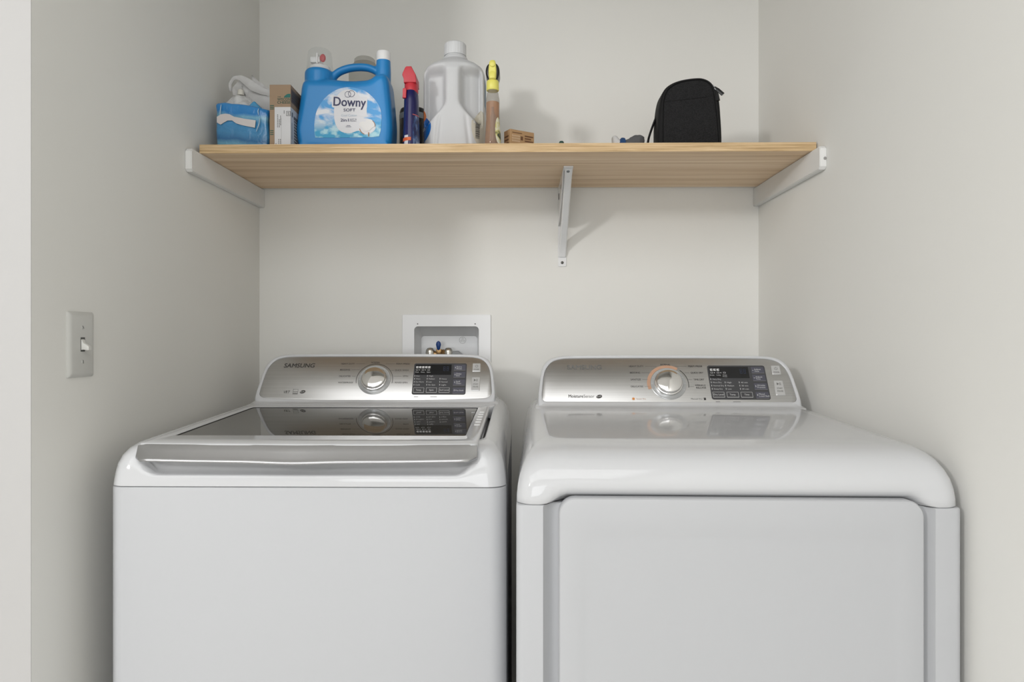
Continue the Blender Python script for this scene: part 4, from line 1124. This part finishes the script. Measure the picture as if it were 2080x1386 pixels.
# --- plastic-wrapped pack
PK = on_shelf('wrapped_pack', -0.6830, 1.705, 'blue pack in clear plastic wrap with bunched white plastic bag on top', 'package')
def disp(bm, amp, sc, seed=0.0):
    bm.normal_update()
    for v in bm.verts:
        d = noise.noise(Vector((v.co.x * sc + seed, v.co.y * sc, v.co.z * sc))) * amp
        v.co += v.normal * d
pkm = mat('blue_pack_film', (0.05, 0.3, 0.6), 0.16, coat=0.6)
nt = pkm.node_tree; b = nt.nodes['Principled BSDF']
tc = nt.nodes.new('ShaderNodeTexCoord'); sp3 = nt.nodes.new('ShaderNodeSeparateXYZ'); nt.links.new(tc.outputs['Object'], sp3.inputs[0])
nzz = nt.nodes.new('ShaderNodeTexNoise'); nzz.inputs['Scale'].default_value = 22; nzz.inputs['Detail'].default_value = 3; nt.links.new(tc.outputs['Object'], nzz.inputs['Vector'])
ad = nt.nodes.new('ShaderNodeMath'); ad.operation = 'MULTIPLY_ADD'; ad.inputs[1].default_value = 0.022; nt.links.new(nzz.outputs['Fac'], ad.inputs[0]); nt.links.new(sp3.outputs['Z'], ad.inputs[2])
sx_ = nt.nodes.new('ShaderNodeMath'); sx_.operation = 'MULTIPLY_ADD'; sx_.inputs[1].default_value = 0.10; nt.links.new(sp3.outputs['X'], sx_.inputs[0]); nt.links.new(ad.outputs[0], sx_.inputs[2])
mr = nt.nodes.new('ShaderNodeMapRange'); mr.inputs['From Min'].default_value = 0.0; mr.inputs['From Max'].default_value = 0.13; nt.links.new(sx_.outputs[0], mr.inputs['Value'])
cr = nt.nodes.new('ShaderNodeValToRGB'); cols_ = [(0.0, (0.16, 0.34, 0.44)), (0.20, (0.14, 0.36, 0.52)), (0.30, (0.03, 0.15, 0.34)), (0.42, (0.06, 0.25, 0.48)), (0.62, (0.05, 0.26, 0.52)), (0.72, (0.18, 0.42, 0.58)), (0.80, (0.02, 0.20, 0.52)), (1.0, (0.035, 0.26, 0.60))]
while len(cr.color_ramp.elements) < len(cols_): cr.color_ramp.elements.new(0.5)
for e, (p_, c_) in zip(cr.color_ramp.elements, cols_): e.position = p_; e.color = (*c_, 1)
nt.links.new(mr.outputs[0], cr.inputs[0]); nt.links.new(cr.outputs[0], b.inputs['Base Color'])
bp = nt.nodes.new('ShaderNodeBump'); bp.inputs['Strength'].default_value = 0.6; bp.inputs['Distance'].default_value = 0.004
n9 = nt.nodes.new('ShaderNodeTexNoise'); n9.inputs['Scale'].default_value = 40; n9.inputs['Detail'].default_value = 3; n9.inputs['Distortion'].default_value = 1.2
nt.links.new(tc.outputs['Object'], n9.inputs['Vector']); nt.links.new(n9.outputs['Fac'], bp.inputs['Height']); nt.links.new(bp.outputs['Normal'], b.inputs['Normal'])
bm = BM()
box(bm, -0.066, 0.066, -0.050, 0.050, 0, 0.118, 0.008, 3)
bmesh.ops.subdivide_edges(bm, edges=bm.edges[:], cuts=6, use_grid_fill=True)
for v in bm.verts:
    t = v.co.z / 0.113
    v.co.x *= 1 - 0.05 * (1 - t) + (0.03 * math.sin(v.co.z * 60) if v.co.x > 0 else 0)
    v.co.z -= 0.013 * t * sstep(-0.02, 0.066, v.co.x)
disp(bm, 0.004, 40)
for v in bm.verts: v.co.z = max(v.co.z, 0.0)
obj('pack', bm, pkm, PK, ang=80)
bm = BM(); pts = mm([(-59, 68), (-59, 82), (-49, 88), (-38, 89.5), (-28, 88), (-17, 82), (8, 77), (36, 73), (34, 55), (18, 58), (0, 62), (-12, 66), (-22, 73), (-33, 73), (-42, 68), (-50, 63)])
prism(bm, pts, -0.0545, -0.0530)
obj('paper_strip', bm, mat('torn_paper', (0.62, 0.58, 0.57), 0.5), PK, smooth=False)['label'] = 'torn white paper strip on the front'
# bunched white bag
bag_m = clearmat('white_bag_film', (0.66, 0.655, 0.65), 0.72, 0.3)
bagw = mat('white_bag_contents', (0.62, 0.62, 0.615), 0.4, bump=(60, 0.9, 0.006))
bm = BM()
bmesh.ops.create_icosphere(bm, subdivisions=5, radius=1.0)
for v in bm.verts:
    c_ = v.co.copy(); v.co = Vector((-0.020 + c_.x * 0.046, c_.y * 0.038, 0.112 + c_.z * 0.038))
    if c_.z > 0.7: v.co.x += 0.004 * (c_.z - 0.7) * 10 * 0.2
disp(bm, 0.008, 55, 3.1)
obj('bunched_bag', bm, bagw, PK, ang=70)
def ribbon(path, w, m, name, parent, twist=None, thick=0.0008):
    P_ = catmull(path, 6, False); bm = BM(); rings = []
    for i, p in enumerate(P_):
        a = Vector(P_[max(i - 1, 0)][:3]); c2 = Vector(P_[min(i + 1, len(P_) - 1)][:3]); d = (c2 - a).normalized()
        wd_ = p[3]; s_ = d.cross(Vector((0, -1, 0.25))).normalized(); nn = d.cross(s_).normalized()
        q = Vector(p[:3]); wob = 0.0007 * math.sin(i * 0.9)
        rings.append([q - s_ * wd_ + nn * wob, q + nn * (0.003 + wob), q + s_ * wd_ + nn * wob, q + s_ * wd_ + nn * (thick + wob), q + nn * (0.003 + thick + wob), q - s_ * wd_ + nn * (thick + wob)])
    loft(bm, rings); return obj(name, bm, m, parent, ang=80)
Z0 = 0.0
ribbon([(-0.044, -0.012, 0.160, 0.003), (-0.043, -0.014, 0.178, 0.004), (-0.034, -0.015, 0.190, 0.005), (-0.020, -0.014, 0.192, 0.007), (-0.004, -0.010, 0.184, 0.010), (0.012, -0.006, 0.172, 0.011), (0.034, 0.0, 0.163, 0.009), (0.066, 0.006, 0.157, 0.006)], 0.01, bag_m, 'bag_handle', PK)
ribbon([(-0.030, -0.016, 0.148, 0.006), (-0.029, -0.012, 0.165, 0.010), (-0.018, -0.008, 0.176, 0.012), (-0.006, -0.004, 0.168, 0.012), (0.004, 0.0, 0.150, 0.010)], 0.01, bag_m, 'bag_handle', PK)
ribbon([(0.003, 0.004, 0.206, 0.0005), (0.010, 0.004, 0.192, 0.006), (0.020, 0.006, 0.180, 0.009), (0.036, 0.008, 0.172, 0.007), (0.060, 0.010, 0.160, 0.003)], 0.01, bag_m, 'bag_flap', PK)
ribbon([(-0.020, -0.006, 0.140, 0.02), (0.005, -0.004, 0.148, 0.02), (0.030, 0.0, 0.140, 0.018), (0.056, 0.006, 0.128, 0.014), (0.070, 0.010, 0.115, 0.010)], 0.01, bag_m, 'bag_side', PK)
bm = BM(); lathe(bm, [(0.008, 0), (0.0075, 0.012), (0.006, 0.014)], -0.017, -0.014, 0.148, 16); obj('bag_neck', bm, mat('neck_plastic', (0.66, 0.64, 0.58), 0.35), PK)
bm = BM(); prism(bm, catmull(mm([(6, 96), (4, 112), (14, 122), (24, 127), (34, 118), (40, 106), (42, 92)]), 4), -0.034, 0.02, bev=0.005)
disp(bm, 0.003, 60); obj('film_fold', bm, mat('light_blue_film', (0.08, 0.33, 0.58), 0.25), PK, ang=80)['label'] = 'light blue folded film'
bm = BM()
for path in ([(-0.052, -0.0535, 0.085, 0.0006), (-0.050, -0.055, 0.100, 0.0010), (-0.049, -0.0535, 0.112, 0.0006)], [(0.037, -0.054, 0.046, 0.0006), (0.044, -0.056, 0.062, 0.0013), (0.046, -0.054, 0.078, 0.0006)], [(0.043, -0.054, 0.086, 0.0006), (0.042, -0.0555, 0.095, 0.0010), (0.043, -0.053, 0.102, 0.0006)]):
    p_ = catmull([q[:3] for q in path], 5, False); tube(bm, p_, [0.0006 + 0.0007 * math.sin(PI * i / (len(p_) - 1)) for i in range(len(p_))], 6)
obj('film_crease', bm, mat('clear_film_crease', (0.45, 0.6, 0.72), 0.05), PK)

# --- green cap parts
bm = BM(); lathe(bm, [(0.0055, 0), (0.0060, 0.001), (0.0058, 0.005), (0.0042, 0.0075), (0.0001, 0.0085)], n=20)
obj('cap_shell', bm, mat('dark_green_plastic', (0.01, 0.05, 0.035), 0.35), GC)

# --- rolled sock
SK = on_shelf('sock', 0.2609, 1.675, 'rolled grey sock with white toe and blue stripe, left of the black case', 'sock')
def sock_part(path, name, m, n=20):
    bm = BM(); rings = []
    for x, y, z, ry, rz_ in catmull(path, 5, False):
        rings.append([(x, y + ry * math.cos(2 * PI * i / n), z + rz_ * math.sin(2 * PI * i / n)) for i in range(n)])
    loft(bm, rings); disp(bm, 0.0015, 120, 1.0)
    for v in bm.verts: v.co.z = max(v.co.z, 0.0003)
    return obj(name, bm, m, SK, ang=80)
gk = mat('grey_knit', (0.10, 0.10, 0.105), 0.9, bump=(300, 0.6, 0.001))
sock_part([(-0.0100, 0, 0.0140, 0.020, 0.0135), (-0.003, 0, 0.0145, 0.021, 0.0140), (0.010, 0, 0.0185, 0.022, 0.0185), (0.024, 0, 0.0205, 0.020, 0.0200), (0.033, 0, 0.0230, 0.014, 0.0150), (0.0385, 0, 0.0300, 0.006, 0.0060)], 'foot_section', gk)
sock_part([(-0.024, 0, 0.0130, 0.0200, 0.0130), (-0.018, 0, 0.0165, 0.0215, 0.0160), (-0.0095, 0, 0.0160, 0.0212, 0.0155)], 'stripe', mat('blue_knit', (0.02, 0.06, 0.16), 0.9, bump=(300, 0.6, 0.001)))['label'] = 'blue stripe'
sock_part([(-0.040, 0, 0.031, 0.006, 0.005), (-0.037, 0, 0.024, 0.013, 0.015), (-0.030, 0, 0.0185, 0.018, 0.0180), (-0.0235, 0, 0.0155, 0.019, 0.0150)], 'toe_section', mat('white_knit', (0.58, 0.57, 0.56), 0.9, bump=(300, 0.6, 0.001)))['label'] = 'white section'

# --- black zip case
BC = on_shelf('zip_case', 0.4069, 1.715, 'upright black fabric zip case at the right end of the shelf', 'bag')
fab = mat('black_fabric', (0.013, 0.013, 0.0135), 0.85, spec=0.25, bump=(500, 0.7, 0.001)); fab2 = mat('black_binding', (0.007, 0.007, 0.0075), 0.7, spec=0.3)
color_noise(fab, (420, 420, 420), [(0.35, (0.009, 0.009, 0.0095)), (0.70, (0.022, 0.022, 0.023))], 2)

outl = catmull(mm([(-72, 0), (-74, 12), (-75, 45), (-74, 77), (-70, 117), (-62, 145), (-46, 162), (-18, 173), (18, 178), (37, 175.5), (54, 167), (66, 149), (74, 124), (78, 77), (80, 40), (80, 14), (77, 0)]), 5)
bm = BM(); prism(bm, outl, -0.050, 0.022, bev=0.010); obj('case_body', bm, fab2, BC, ang=80)
bm = BM()
inn = catmull(mm([(-61, 4), (-63, 20), (-63, 80), (-61, 118), (-55, 140), (-42, 154), (-18, 165), (16, 170), (34, 168), (48, 160), (56, 146), (61, 120), (66, 80), (69, 40), (70, 18), (68, 4)]), 5)
prism(bm, inn, -0.0530, -0.040, bev=0.003); pnl = obj('front_panel', bm, fab, BC, ang=80)
bm = BM(); tube(bm, [(-0.0600, -0.0532, 0.1175), (0.0, -0.0534, 0.1235), (0.050, -0.0532, 0.1290)], 0.0007, 6); obj('panel_seam', bm, fab2, pnl)
bm = BM()
pp = [(x * 1.045 + 0.0, -0.0505, 0.085 + (z - 0.085) * 1.03) for x, z in inn if z > 0.006]
k0 = max(range(len(pp)), key=lambda i: (Vector(pp[i]) - Vector(pp[i - 1])).length)
pp = pp[k0:] + pp[:k0]
tube(bm, pp, 0.0022, 8); obj('piping', bm, fab2, BC)
bm = BM()
tube(bm, catmull([(-0.090 - 0.004, 0.0, 0.004), (-0.090, 0.0, 0.040), (-0.080, 0.0, 0.072), (-0.070, 0.0, 0.098)], 5, False), 0.0028, 8, flat=3.5)
obj('strap', bm, fab2, BC)
bm = BM(); tube(bm, [(-0.0965, -0.012, 0.002), (-0.0960, -0.012, 0.010), (-0.0945, -0.012, 0.018)], [0.006, 0.0055, 0.003], 8); obj('strap_buckle', bm, blk, BC)
for a, b_ in (((0.062, -0.046, 0.155), (0.081, -0.052, 0.1345)), ((0.0655, -0.047, 0.147), (0.0685, -0.054, 0.119))):
    bm = BM(); tube(bm, [a, tuple((Vector(a) * 0.6 + Vector(b_) * 0.4)), b_], [0.0022, 0.0048, 0.0050], 10, flat=0.5); zp = obj('zip_pull', bm, blk, BC)
    bm = BM(); tube(bm, [(a[0] - 0.004, a[1], a[2] + 0.005), a], 0.0014, 8); obj('zip_slider', bm, M['disc'], zp)

if len(bpy.data.objects) > 0:
    bpy.context.view_layer.update()
